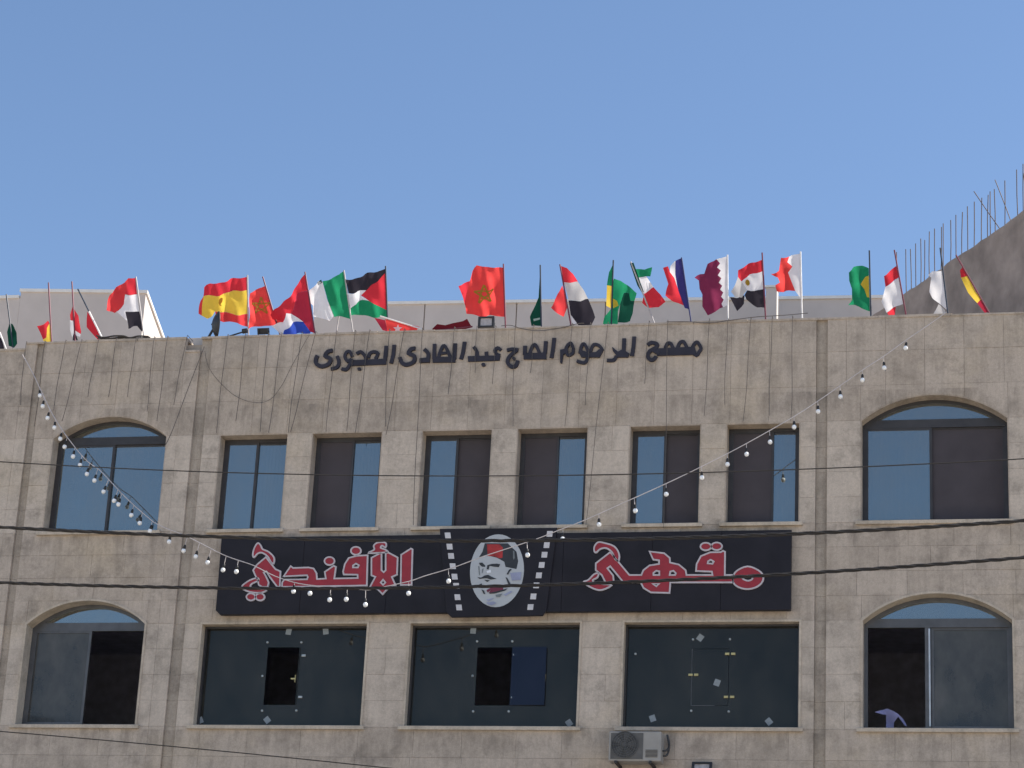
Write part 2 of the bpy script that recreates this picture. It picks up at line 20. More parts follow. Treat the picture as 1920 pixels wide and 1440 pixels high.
FLAGS = [{'label': 'dark flag with a lime hem on a white pole at the far left edge', 'pole': [(-17.364, 15.984), (-17.208, 15.669)], 'pc': 'pole_white', 'pieces': [('black', [(-17.496, 15.949), (-17.322, 15.885), (-17.252, 15.709), (-17.259, 15.612), (-17.449, 15.579)]), ('lime', [(-17.449, 15.579), (-17.261, 15.632), (-17.203, 15.553), (-17.256, 15.439), (-17.427, 15.405)])], 'y': 0.34}, {'label': 'dark green furled flag hanging limp on a thin dark pole by the penthouse', 'pole': [(-17.324, 16.669), (-17.055, 15.599)], 'pc': 'pole_dark', 'pieces': [('dgreen', [(-17.202, 16.156), (-17.14, 16.125), (-17.052, 15.966), (-17.007, 15.761), (-17.057, 15.695), (-17.158, 15.727), (-17.196, 15.874), (-17.23, 15.991)]), ('green', [(-17.166, 16.106), (-17.115, 16.085), (-17.059, 15.947), (-17.098, 15.871), (-17.174, 16.009)])], 'y': 0.32}, {'label': 'small yellow flag with a red corner drooping low on a dark red pole', 'pole': [(-16.568, 16.849), (-16.378, 15.735)], 'pc': 'pole_maroon', 'pieces': [('red', [(-16.667, 16.053), (-16.497, 16.164), (-16.462, 16.114), (-16.511, 16.038), (-16.499, 15.864), (-16.553, 15.827)]), ('yellow', [(-16.462, 16.114), (-16.426, 15.977), (-16.373, 15.773), (-16.466, 15.747), (-16.561, 15.818), (-16.499, 15.864), (-16.511, 16.038)])], 'y': 0.30000000000000004}, {'label': 'narrow red and white furled flag with a black foot on a crimson pole', 'pole': [(-16.16, 16.87), (-15.978, 15.786)], 'pc': 'pole_maroon', 'pieces': [('red', [(-16.098, 16.419), (-15.973, 16.249), (-15.892, 15.956), (-15.897, 15.918), (-16.011, 15.989), (-16.06, 16.165), (-16.109, 16.176), (-16.13, 16.274)]), ('white', [(-16.119, 16.177), (-16.058, 16.155), (-16.011, 15.989), (-15.897, 15.918), (-15.901, 15.87), (-15.96, 15.881), (-16.014, 15.931), (-16.044, 15.865), (-16.099, 16.002)]), ('black', [(-16.034, 15.942), (-15.984, 15.921), (-15.932, 15.803), (-16.028, 15.806)])], 'y': 0.34}, {'label': 'plain red flag hanging from a slanted white pole with a dark tip', 'pole': [(-16.03, 16.73), (-15.427, 15.713)], 'pc': 'pole_white', 'tip': 0.32, 'pieces': [('red', [(-15.809, 16.314), (-15.74, 16.214), (-15.578, 15.958), (-15.537, 15.764), (-15.786, 16.023)]), ('dred', [(-15.74, 16.214), (-15.473, 15.791), (-15.537, 15.764), (-15.578, 15.958)])], 'y': 0.32}, {'label': 'red white and black striped flag with a folded red tail beside the penthouse corner', 'pole': [(-14.993, 16.899), (-14.719, 15.732)], 'pc': 'pole_grey', 'pieces': [('red', [(-15.136, 16.894), (-15.002, 16.889), (-14.941, 16.586), (-15.162, 16.603)]), ('red2', [(-15.136, 16.894), (-15.162, 16.603), (-15.162, 16.419), (-15.275, 16.23), (-15.488, 16.343), (-15.429, 16.594), (-15.264, 16.743)]), ('white', [(-15.161, 16.594), (-14.941, 16.586), (-14.87, 16.274), (-15.129, 16.292), (-15.094, 16.137), (-15.26, 16.268), (-15.162, 16.419)]), ('black', [(-15.128, 16.283), (-14.87, 16.274), (-14.765, 15.992), (-14.784, 15.906), (-14.871, 16.005), (-15.059, 15.992)])], 'y': 0.30000000000000004}, {'label': 'large red and yellow flag with arms spread behind the satellite dish', 'pole': [(-13.025, 16.871), (-12.902, 15.691)], 'pc': 'pole_grey', 'pieces': [('red', [(-13.023, 16.852), (-13.384, 16.797), (-13.662, 16.74), (-13.749, 16.666), (-13.764, 16.522), (-13.409, 16.557), (-12.993, 16.619)]), ('yellow', [(-13.764, 16.522), (-13.409, 16.557), (-12.993, 16.619), (-12.946, 16.187), (-13.112, 16.173), (-13.282, 16.188), (-13.456, 16.242), (-13.551, 16.264), (-13.601, 16.189), (-13.67, 16.125), (-13.748, 16.156)]), ('red2', [(-13.764, 16.522), (-13.748, 16.156), (-13.808, 16.196), (-13.793, 16.436)]), ('red2', [(-12.946, 16.187), (-12.915, 15.938), (-13.03, 15.98), (-13.148, 16.05), (-13.362, 16.038), (-13.517, 16.091), (-13.551, 16.264), (-13.456, 16.242), (-13.282, 16.188), (-13.112, 16.173)])], 'emb': ('brown', [(-13.505, 16.474), (-13.461, 16.501), (-13.41, 16.461), (-13.424, 16.414), (-13.469, 16.386), (-13.437, 16.347), (-13.486, 16.368), (-13.509, 16.416)]), 'y': 0.34}, {'label': 'red flag with a green star beside the big yellow striped flag', 'pole': [(-12.743, 16.824), (-12.334, 15.722)], 'pc': 'pole_maroon', 'pieces': [('red3', [(-12.692, 16.668), (-12.826, 16.596), (-12.953, 16.552), (-12.916, 15.921), (-12.694, 15.932), (-12.511, 15.965), (-12.31, 15.986), (-12.358, 16.121), (-12.491, 16.163)])], 'star': (-12.716, 16.295, 0.159, 'brown'), 'y': 0.32}, {'label': 'red white and blue flag drooping off a leaning red pole', 'pole': [(-12.005, 16.874), (-11.728, 15.696)], 'pc': 'pole_maroon', 'pieces': [('red', [(-12.003, 16.846), (-11.933, 16.546), (-12.087, 16.504), (-12.197, 16.155), (-12.292, 16.177), (-12.324, 16.008), (-12.493, 16.042), (-12.537, 16.119), (-12.418, 16.248), (-12.202, 16.556)]), ('dred', [(-11.933, 16.546), (-11.868, 16.306), (-11.763, 15.791), (-11.829, 15.812), (-11.962, 15.986), (-12.197, 16.155), (-12.087, 16.504)]), ('white', [(-12.197, 16.155), (-11.962, 15.986), (-12.137, 15.983), (-12.284, 15.864), (-12.323, 15.771), (-12.502, 15.928), (-12.324, 16.008), (-12.292, 16.177)]), ('blue', [(-11.962, 15.986), (-11.829, 15.812), (-11.844, 15.775), (-12.313, 15.771), (-12.284, 15.864), (-12.137, 15.983)])], 'y': 0.30000000000000004}, {'label': 'green and white flag with its white half crumpled to the left', 'pole': [(-11.343, 16.895), (-11.092, 15.71)], 'pc': 'pole_grey', 'pole2': [(-11.387, 16.115), (-11.438, 15.702)], 'pieces': [('green', [(-11.679, 16.696), (-11.521, 16.796), (-11.343, 16.895), (-11.288, 16.634), (-11.232, 16.375), (-11.142, 16.022), (-11.329, 16.075), (-11.468, 16.099), (-11.591, 16.388)]), ('white', [(-12.055, 16.528), (-11.894, 16.599), (-11.763, 16.709), (-11.679, 16.687), (-11.602, 16.407), (-11.488, 16.119), (-11.546, 16.035), (-11.676, 16.049), (-11.808, 16.091), (-11.842, 16.302)]), ('dgreen', [(-11.79, 16.701), (-11.709, 16.726), (-11.677, 16.668), (-11.757, 16.632)])], 'y': 0.34}, {'label': 'black white and green flag with a red triangle at its pole', 'pole': [(-10.625, 16.936), (-10.52, 15.928)], 'pc': 'pole_dark', 'pieces': [('black', [(-11.298, 16.732), (-11.008, 16.788), (-10.631, 16.898), (-10.626, 16.821), (-10.916, 16.518), (-11.235, 16.491)]), ('white', [(-11.262, 16.483), (-10.917, 16.527), (-11.0, 16.407), (-10.867, 16.336), (-11.048, 16.323), (-11.178, 16.223)]), ('red', [(-10.627, 16.831), (-10.544, 16.155), (-10.867, 16.336), (-11.0, 16.416), (-10.917, 16.527)]), ('green', [(-11.178, 16.223), (-11.048, 16.323), (-10.867, 16.336), (-10.544, 16.155), (-10.536, 16.023), (-10.866, 16.071), (-11.16, 16.09)])], 'y': 0.32}, {'label': 'red flag with a white star lying over the parapet on a fallen white pole', 'pole': [(-10.606, 15.999), (-9.896, 15.751)], 'pc': 'pole_white', 'pieces': [('dred', [(-10.713, 15.974), (-10.529, 15.931), (-10.47, 15.723), (-10.552, 15.744)]), ('red3', [(-10.53, 15.949), (-9.934, 15.79), (-10.026, 15.69), (-10.468, 15.704)])], 'solidstar': (-10.301, 15.764, 0.081, 'white'), 'flat': 1, 'y': 0.18}, {'label': 'dark maroon furled flag lying along the parapet', 'pole': [(-9.741, 15.709), (-9.049, 15.77)], 'pc': 'pole_maroon', 'pieces': [('maroon2', [(-9.725, 15.746), (-9.64, 15.827), (-9.505, 15.804), (-9.373, 15.837), (-9.214, 15.869), (-9.145, 15.904), (-9.056, 15.752), (-9.364, 15.688), (-9.649, 15.678)])], 'flat': 1, 'y': 0.18}, {'label': 'large plain red flag with a gold star outline at the middle of the roof', 'pole': [(-8.622, 16.897), (-8.527, 15.733)], 'pc': 'pole_maroon', 'pieces': [('red3', [(-9.061, 16.885), (-8.835, 16.867), (-8.619, 16.84), (-8.548, 15.975), (-8.789, 15.993), (-8.969, 16.008), (-9.194, 16.043), (-9.219, 16.175), (-9.193, 16.503), (-9.127, 16.784)]), ('red', [(-9.376, 16.566), (-9.163, 16.615), (-9.193, 16.503), (-9.219, 16.175), (-9.283, 16.356)])], 'star': (-8.918, 16.39, 0.171, 'gold'), 'y': 0.32}, {'label': 'dark green flag furled tight round its pole right of the big red flag', 'pole': [(-7.999, 16.846), (-7.931, 15.725)], 'pc': 'pole_dark', 'pieces': [('dgreen', [(-7.999, 16.639), (-7.981, 16.639), (-7.955, 16.264), (-7.934, 15.79), (-8.092, 15.786), (-8.126, 15.944), (-8.071, 16.1), (-8.0, 16.284)])], 'emb': ('pale', [(-8.062, 15.896), (-7.966, 15.93), (-7.956, 15.902), (-8.051, 15.858)]), 'y': 0.30000000000000004}, {'label': 'red white black flag hanging right of its pole with a red fold', 'pole': [(-7.679, 16.86), (-7.438, 15.724)], 'pc': 'pole_maroon', 'pieces': [('red', [(-7.679, 16.85), (-7.562, 16.808), (-7.45, 16.682), (-7.365, 16.548), (-7.613, 16.557)]), ('grey', [(-7.604, 16.557), (-7.365, 16.548), (-7.263, 16.395), (-7.177, 16.225), (-7.512, 16.246)]), ('black', [(-7.512, 16.236), (-7.177, 16.225), (-7.09, 16.018), (-7.051, 15.906), (-7.135, 15.807), (-7.336, 15.804), (-7.466, 15.984)]), ('red2', [(-7.628, 16.502), (-7.548, 16.265), (-7.532, 16.098), (-7.579, 15.951), (-7.797, 16.116), (-7.702, 16.364)]), ('white', [(-7.456, 15.965), (-7.325, 15.961), (-7.371, 15.805), (-7.434, 15.835)])], 'y': 0.34}, {'label': 'green and yellow flag bunched round a dark pole with a deep shadowed fold', 'pole': [(-6.794, 16.892), (-6.788, 15.714)], 'pc': 'pole_dark', 'pieces': [('green', [(-6.792, 16.846), (-6.857, 16.698), (-6.884, 16.466), (-6.805, 16.454)]), ('yellow', [(-6.884, 16.466), (-6.805, 16.454), (-6.8, 16.065), (-6.889, 16.123)]), ('green', [(-6.774, 16.583), (-6.65, 16.523), (-6.399, 16.328), (-6.42, 16.172), (-6.481, 16.165), (-6.511, 16.295), (-6.599, 16.317), (-6.663, 16.134), (-6.694, 16.024), (-6.799, 16.046), (-6.805, 16.454)]), ('dgreen', [(-6.599, 16.317), (-6.511, 16.295), (-6.481, 16.165), (-6.42, 16.172), (-6.439, 15.942), (-6.478, 15.815), (-6.687, 15.821), (-6.663, 16.134)]), ('green', [(-6.8, 16.065), (-6.694, 16.024), (-6.686, 15.794), (-6.93, 15.802), (-6.909, 15.939)])], 'emb': ('yellow', [(-6.779, 16.231), (-6.708, 16.191), (-6.688, 16.116), (-6.765, 16.064)]), 'y': 0.32}, {'label': 'green white and red flag twisted on a pole leaning left', 'pole': [(-6.499, 16.845), (-6.065, 15.72)], 'pc': 'pole_grey', 'pieces': [('dgreen', [(-6.516, 16.827), (-6.455, 16.834), (-6.274, 16.325), (-6.308, 16.317), (-6.382, 16.44)]), ('green', [(-6.434, 16.721), (-6.277, 16.715), (-6.157, 16.766), (-6.168, 16.571), (-6.238, 16.583), (-6.368, 16.57)]), ('white', [(-6.368, 16.57), (-6.238, 16.583), (-6.111, 16.384), (-6.273, 16.288)]), ('red', [(-6.273, 16.288), (-6.111, 16.384), (-6.003, 16.269), (-5.904, 16.118), (-6.023, 16.049), (-6.196, 16.046), (-6.294, 16.132)])], 'y': 0.30000000000000004}, {'label': 'blue white and red flag whose blue half clings to the pole', 'pole': [(-5.679, 16.904), (-5.486, 15.717)], 'pc': 'pole_blue', 'pieces': [('navy', [(-5.783, 16.871), (-5.679, 16.904), (-5.527, 16.011), (-5.605, 16.032), (-5.717, 16.34), (-5.776, 16.62)]), ('white', [(-5.8, 16.862), (-5.783, 16.871), (-5.776, 16.62), (-5.736, 16.405), (-5.792, 16.574), (-5.873, 16.688), (-5.858, 16.781)]), ('red', [(-5.979, 16.748), (-5.902, 16.782), (-5.864, 16.679), (-5.792, 16.574), (-5.736, 16.405), (-5.606, 16.069), (-5.798, 16.158), (-5.931, 16.273), (-5.894, 16.485)])], 'y': 0.34}, {'label': 'maroon flag with a white saw toothed edge at its white pole', 'pole': [(-4.933, 16.913), (-4.901, 15.708)], 'pc': 'pole_white', 'pieces': [('maroon', [(-5.113, 16.864), (-5.051, 16.788), (-5.101, 16.725), (-5.04, 16.667), (-5.09, 16.595), (-5.029, 16.537), (-5.07, 16.465), (-5.009, 16.398), (-5.042, 16.335), (-4.989, 16.278), (-5.022, 16.206), (-4.978, 16.149), (-5.011, 16.077), (-4.984, 16.012), (-5.12, 15.962), (-5.23, 15.892), (-5.319, 16.042), (-5.314, 16.225), (-5.36, 16.319), (-5.38, 16.476), (-5.46, 16.553), (-5.366, 16.587), (-5.297, 16.593), (-5.24, 16.749)]), ('white', [(-5.113, 16.864), (-4.932, 16.904), (-4.916, 16.055), (-4.984, 16.012), (-5.011, 16.077), (-4.978, 16.149), (-5.022, 16.206), (-4.989, 16.278), (-5.042, 16.335), (-5.009, 16.398), (-5.07, 16.465), (-5.029, 16.537), (-5.09, 16.595), (-5.04, 16.667), (-5.101, 16.725), (-5.051, 16.788)])], 'y': 0.32}, {'label': 'red white and black flag with a small gold eagle and a folded lower corner', 'pole': [(-4.372, 16.92), (-4.296, 15.717)], 'pc': 'pole_maroon', 'pieces': [('red', [(-4.379, 16.809), (-4.351, 16.614), (-4.563, 16.549), (-4.69, 16.425), (-4.751, 16.519), (-4.753, 16.639), (-4.532, 16.75)]), ('white', [(-4.351, 16.614), (-4.329, 16.301), (-4.593, 16.274), (-4.69, 16.425), (-4.563, 16.549)]), ('grey', [(-4.751, 16.519), (-4.69, 16.425), (-4.593, 16.274), (-4.676, 16.149), (-4.796, 16.181), (-4.867, 16.293)]), ('black', [(-4.593, 16.274), (-4.329, 16.311), (-4.308, 15.981), (-4.436, 16.004), (-4.608, 16.119), (-4.634, 16.184)]), ('black', [(-4.882, 16.193), (-4.762, 16.152), (-4.634, 16.184), (-4.649, 16.057), (-4.749, 15.914), (-4.82, 16.063)])], 'emb': ('gold', [(-4.561, 16.411), (-4.571, 16.372), (-4.594, 16.357), (-4.619, 16.374), (-4.63, 16.413), (-4.62, 16.452), (-4.596, 16.467), (-4.572, 16.45)]), 'y': 0.30000000000000004}, {'label': 'white and red flag with a zigzag edge flying highest right of the middle', 'pole': [(-3.762, 16.931), (-3.726, 15.768)], 'pc': 'pole_white', 'pieces': [('white', [(-3.94, 16.855), (-3.762, 16.912), (-3.746, 16.132), (-3.841, 16.273), (-3.902, 16.43), (-3.954, 16.57), (-3.887, 16.678), (-3.973, 16.773)]), ('red3', [(-4.077, 16.86), (-3.94, 16.855), (-3.973, 16.773), (-3.887, 16.678), (-3.954, 16.57), (-3.902, 16.43), (-3.841, 16.273), (-4.019, 16.242), (-4.138, 16.283), (-4.165, 16.394), (-4.089, 16.437), (-4.124, 16.53), (-4.235, 16.58), (-4.108, 16.649)])], 'y': 0.34}, {'label': 'green flag with half a yellow diamond on a dark pole near the concrete building', 'pole': [(-2.669, 16.898), (-2.644, 15.725)], 'pc': 'pole_dark', 'pieces': [('green', [(-2.997, 16.571), (-2.921, 16.66), (-2.778, 16.655), (-2.677, 16.605), (-2.661, 15.87), (-2.836, 15.948), (-3.004, 15.999), (-2.937, 16.051), (-2.946, 16.278), (-2.988, 16.416)])], 'emb': ('yellow', [(-2.677, 16.477), (-2.728, 16.452), (-2.803, 16.318), (-2.744, 16.234), (-2.703, 16.106), (-2.669, 16.105)]), 'y': 0.32}, {'label': 'red over white flag with a red hem below the first rebars', 'pole': [(-2.273, 16.883), (-2.096, 15.771)], 'pc': 'pole_maroon', 'pieces': [('red', [(-2.249, 16.617), (-2.2, 16.424), (-2.417, 16.278), (-2.442, 16.479)]), ('white', [(-2.2, 16.415), (-2.144, 15.97), (-2.252, 15.92), (-2.402, 15.853), (-2.484, 16.054), (-2.417, 16.278)]), ('red', [(-2.394, 15.853), (-2.252, 15.92), (-2.269, 15.786), (-2.361, 15.789)])], 'y': 0.30000000000000004}, {'label': 'plain white flag in front of the bare concrete wall', 'pole': [(-1.559, 16.908), (-1.447, 15.747)], 'pc': 'pole_dark', 'pieces': [('white', [(-1.754, 16.46), (-1.678, 16.539), (-1.538, 16.525), (-1.462, 15.855), (-1.56, 15.948), (-1.69, 16.096), (-1.739, 16.197), (-1.704, 16.422)]), ('grey', [(-1.693, 15.791), (-1.593, 15.967), (-1.495, 15.856), (-1.487, 15.784)])], 'y': 0.34}, {'label': 'narrow red and yellow flag wound on a strongly leaning pole at the right', 'pole': [(-1.31, 16.771), (-0.792, 15.735)], 'pc': 'pole_maroon', 'pieces': [('red', [(-1.256, 16.515), (-1.205, 16.585), (-1.142, 16.42), (-1.241, 16.388)]), ('yellow', [(-1.241, 16.388), (-1.142, 16.42), (-1.014, 16.136), (-0.926, 16.026), (-1.0, 15.966), (-1.137, 16.141)]), ('dred', [(-1.0, 15.966), (-0.926, 16.026), (-0.823, 15.799), (-0.888, 15.792)])], 'y': 0.32}]
WIRES = [[(-16.688, 15.61), (-16.656, 14.526)], [(-16.354, 15.613), (-16.345, 14.144)], [(-15.983, 15.616), (-16.057, 14.417)], [(-15.699, 15.618), (-15.865, 14.226)], [(-15.396, 15.621), (-15.471, 14.636)], [(-15.085, 15.623), (-15.104, 14.627)], [(-14.738, 15.626), (-14.768, 14.618)], [(-14.419, 15.628), (-14.406, 14.359)], [(-14.186, 15.63), (-14.204, 14.187)], [(-13.842, 15.633), (-13.963, 14.459)], [(-13.137, 15.628), (-13.182, 13.962)], [(-12.833, 15.629), (-12.845, 14.156)], [(-12.438, 15.63), (-12.438, 13.964)], [(-12.21, 15.63), (-12.274, 13.942)], [(-11.863, 15.631), (-11.958, 13.935)], [(-11.627, 15.631), (-11.914, 13.952)], [(-11.273, 15.632), (-11.313, 13.939)], [(-10.957, 15.632), (-10.975, 13.949)], [(-10.714, 15.633), (-10.812, 13.91)], [(-10.381, 15.633), (-10.34, 14.007)], [(-10.131, 15.634), (-10.304, 13.863)], [(-9.827, 15.635), (-9.768, 12.354)], [(-9.294, 15.636), (-9.315, 14.525)], [(-8.923, 15.636), (-8.914, 14.877)], [(-8.614, 15.637), (-8.598, 14.687)], [(-8.289, 15.637), (-8.248, 13.96)], [(-7.992, 15.638), (-7.988, 14.851)], [(-7.356, 15.639), (-7.396, 13.941)], [(-7.061, 15.64), (-7.085, 14.289)], [(-6.776, 15.64), (-7.008, 12.317)], [(-6.114, 15.641), (-6.159, 14.622)], [(-5.815, 15.642), (-5.771, 12.258)], [(-5.152, 15.643), (-5.183, 14.066)], [(-4.855, 15.644), (-4.886, 14.234)], [(-4.493, 15.644), (-4.573, 13.964)], [(-4.157, 15.645), (-4.185, 14.042)], [(-3.839, 15.646), (-3.837, 13.947)]]
SLANT = [(-13.522, 15.469), (-13.737, 14.728), (-13.941, 13.994), (-14.044, 13.74)]
SAG1 = [(-8.519, 15.68), (-8.361, 15.684), (-8.182, 15.623), (-7.9, 15.578), (-7.554, 15.612), (-7.278, 15.676), (-7.166, 15.682)]
SAG2 = [(-5.832, 15.666), (-5.491, 15.654), (-5.15, 15.625), (-4.796, 15.659), (-4.392, 15.699), (-3.973, 15.712), (-3.597, 15.736)]
BUNDLE = [(-15.467, 15.727), (-15.332, 15.704), (-15.153, 15.708), (-14.994, 15.722), (-14.868, 15.69), (-14.709, 15.704), (-14.541, 15.708)]
LOOP = [(-13.506, 15.393), (-13.403, 15.091), (-13.145, 14.786), (-12.86, 14.566), (-12.542, 14.466), (-12.293, 14.524), (-12.115, 14.777), (-12.001, 15.051), (-11.807, 15.463), (-11.729, 15.619)]
STRING = [[-1.454, -0.08, 15.664], [-1.761, -0.148, 15.409], [-2.06, -0.214, 15.174], [-2.381, -0.285, 14.903], [-2.701, -0.357, 14.659], [-3.043, -0.434, 14.38], [-3.376, -0.509, 14.111], [-3.739, -0.591, 13.834], [-4.304, -0.72, 13.452], [-4.726, -0.806, 13.186], [-5.195, -0.895, 12.912], [-5.67, -0.987, 12.647], [-6.206, -1.09, 12.363], [-6.793, -1.205, 12.053], [-7.209, -1.285, 11.86], [-7.525, -1.347, 11.713], [-8.2, -1.42, 11.468], [-8.483, -1.45, 11.355], [-8.741, -1.477, 11.251], [-9.142, -1.52, 11.119], [-9.37, -1.544, 11.032], [-9.884, -1.598, 10.906], [-10.028, -1.583, 10.895], [-10.35, -1.542, 10.941], [-10.682, -1.5, 10.972], [-11.124, -1.444, 11.041], [-11.531, -1.394, 11.175], [-11.902, -1.35, 11.359], [-12.229, -1.246, 11.485], [-12.491, -1.165, 11.596], [-12.87, -1.048, 11.796], [-13.223, -0.941, 11.978], [-13.533, -0.847, 12.106], [-13.796, -0.772, 12.237], [-14.033, -0.711, 12.417], [-14.23, -0.66, 12.576], [-14.473, -0.599, 12.786], [-14.756, -0.529, 13.054], [-14.959, -0.479, 13.236], [-15.181, -0.423, 13.385], [-15.354, -0.381, 13.548], [-15.506, -0.345, 13.709], [-15.686, -0.303, 13.911], [-15.856, -0.264, 14.122], [-16.007, -0.231, 14.331], [-16.149, -0.2, 14.551], [-16.32, -0.164, 14.83], [-16.504, -0.125, 15.123], [-16.71, -0.08, 15.411]]
BULBS = [([-2.06, -0.214, 15.174], [-2.077, -0.218, 15.033]), ([-2.411, -0.292, 14.88], [-2.398, -0.289, 14.692]), ([-2.725, -0.362, 14.639], [-2.725, -0.362, 14.475]), ([-3.06, -0.438, 14.366], [-3.051, -0.436, 14.189]), ([-3.389, -0.512, 14.102], [-3.383, -0.511, 13.93]), ([-3.74, -0.591, 13.833], [-3.737, -0.591, 13.662]), ([-4.102, -0.674, 13.589], [-4.09, -0.671, 13.404]), ([-4.44, -0.751, 13.365], [-4.434, -0.75, 13.19]), ([-4.721, -0.805, 13.189], [-4.715, -0.804, 13.017]), ([-5.098, -0.877, 12.969], [-5.09, -0.876, 12.79]), ([-5.616, -0.977, 12.677], [-5.611, -0.977, 12.506]), ([-6.08, -1.066, 12.43], [-6.059, -1.063, 12.227]), ([-6.593, -1.166, 12.159], [-6.586, -1.166, 11.987]), ([-7.113, -1.267, 11.905], [-7.11, -1.267, 11.74]), ([-7.633, -1.36, 11.674], [-7.617, -1.359, 11.471]), ([-8.789, -1.483, 11.235], [-8.777, -1.483, 11.044]), ([-9.374, -1.545, 11.031], [-9.366, -1.545, 10.843]), ([-10.023, -1.584, 10.895], [-10.012, -1.583, 10.664]), ([-10.319, -1.546, 10.937], [-10.328, -1.543, 10.759]), ([-10.591, -1.512, 10.964], [-10.597, -1.509, 10.762]), ([-10.92, -1.47, 11.009], [-10.927, -1.468, 10.875]), ([-11.192, -1.436, 11.063], [-11.202, -1.433, 10.919]), ([-12.181, -1.261, 11.466], [-12.202, -1.249, 11.288]), ([-12.408, -1.19, 11.561], [-12.448, -1.171, 11.338]), ([-12.693, -1.102, 11.703], [-12.743, -1.08, 11.485]), ([-12.92, -1.033, 11.822], [-12.97, -1.011, 11.602]), ([-13.156, -0.962, 11.944], [-13.207, -0.938, 11.719]), ([-13.47, -0.866, 12.08], [-13.492, -0.853, 11.894]), ([-13.841, -0.76, 12.271], [-13.871, -0.747, 12.105]), ([-14.041, -0.709, 12.423], [-14.076, -0.694, 12.255]), ([-14.22, -0.663, 12.569], [-14.251, -0.649, 12.403]), ([-14.469, -0.6, 12.782], [-14.514, -0.582, 12.605]), ([-14.547, -0.581, 12.856], [-14.603, -0.56, 12.675]), ([-14.747, -0.531, 13.046], [-14.824, -0.504, 12.848]), ([-14.978, -0.474, 13.249], [-15.021, -0.457, 13.055]), ([-15.144, -0.432, 13.361], [-15.178, -0.418, 13.179]), ([-15.308, -0.392, 13.505], [-15.331, -0.381, 13.347]), ([-15.463, -0.356, 13.663], [-15.483, -0.345, 13.508]), ([-15.635, -0.315, 13.854], [-15.67, -0.3, 13.691]), ([-15.751, -0.288, 13.992], [-15.771, -0.278, 13.838]), ([-15.906, -0.253, 14.191], [-15.91, -0.247, 14.045]), ([-16.04, -0.223, 14.383], [-16.068, -0.211, 14.228]), ([-16.176, -0.194, 14.595], [-16.189, -0.186, 14.445]), ([-16.288, -0.17, 14.778], [-16.265, -0.172, 14.638])]
CABLE = [[[-39.509, -7.0, 15.496], [-31.509, -7.0, 13.18], [-24.509, -7.0, 11.682], [-19.509, -7.0, 10.915], [-16.009, -7.0, 10.527], [-13.509, -7.0, 10.326], [-13.008, -7.0, 10.292], [-12.51, -7.0, 10.261], [-12.016, -7.0, 10.232], [-11.526, -7.0, 10.205], [-11.039, -7.0, 10.18], [-10.556, -7.0, 10.158], [-10.076, -7.0, 10.137], [-9.6, -7.0, 10.119], [-9.127, -7.0, 10.104], [-8.658, -7.0, 10.09], [-8.192, -7.0, 10.079], [-7.729, -7.0, 10.069], [-7.269, -7.0, 10.062], [-6.812, -7.0, 10.057], [-6.358, -7.0, 10.054], [-5.907, -7.0, 10.054], [-5.459, -7.0, 10.055], [-5.013, -7.0, 10.058], [-4.571, -7.0, 10.064], [-4.131, -7.0, 10.071], [-3.694, -7.0, 10.081], [-3.259, -7.0, 10.093], [-2.827, -7.0, 10.106], [-2.398, -7.0, 10.122], [-1.971, -7.0, 10.139], [-1.546, -7.0, 10.159], [-1.123, -7.0, 10.181], [-0.703, -7.0, 10.204], [-0.285, -7.0, 10.23], [2.215, -7.0, 10.417], [5.715, -7.0, 10.785], [10.715, -7.0, 11.524], [17.715, -7.0, 12.982], [25.715, -7.0, 15.253]], [[-40.339, -5.0, 14.302], [-32.339, -5.0, 12.375], [-25.339, -5.0, 11.156], [-20.339, -5.0, 10.552], [-16.839, -5.0, 10.261], [-14.339, -5.0, 10.12], [-13.809, -5.0, 10.096], [-13.283, -5.0, 10.076], [-12.76, -5.0, 10.057], [-12.242, -5.0, 10.042], [-11.727, -5.0, 10.028], [-11.216, -5.0, 10.017], [-10.708, -5.0, 10.008], [-10.204, -5.0, 10.002], [-9.703, -5.0, 9.998], [-9.206, -5.0, 9.996], [-8.712, -5.0, 9.996], [-8.221, -5.0, 9.999], [-7.733, -5.0, 10.003], [-7.249, -5.0, 10.01], [-6.767, -5.0, 10.018], [-6.289, -5.0, 10.029], [-5.813, -5.0, 10.041], [-5.341, -5.0, 10.056], [-4.871, -5.0, 10.072], [-4.404, -5.0, 10.09], [-3.939, -5.0, 10.111], [-3.477, -5.0, 10.133], [-3.018, -5.0, 10.156], [-2.562, -5.0, 10.182], [-2.108, -5.0, 10.209], [-1.656, -5.0, 10.238], [-1.207, -5.0, 10.268], [-0.76, -5.0, 10.3], [-0.315, -5.0, 10.334], [2.185, -5.0, 10.553], [5.685, -5.0, 10.952], [10.685, -5.0, 11.712], [17.685, -5.0, 13.15], [25.685, -5.0, 15.326]]]
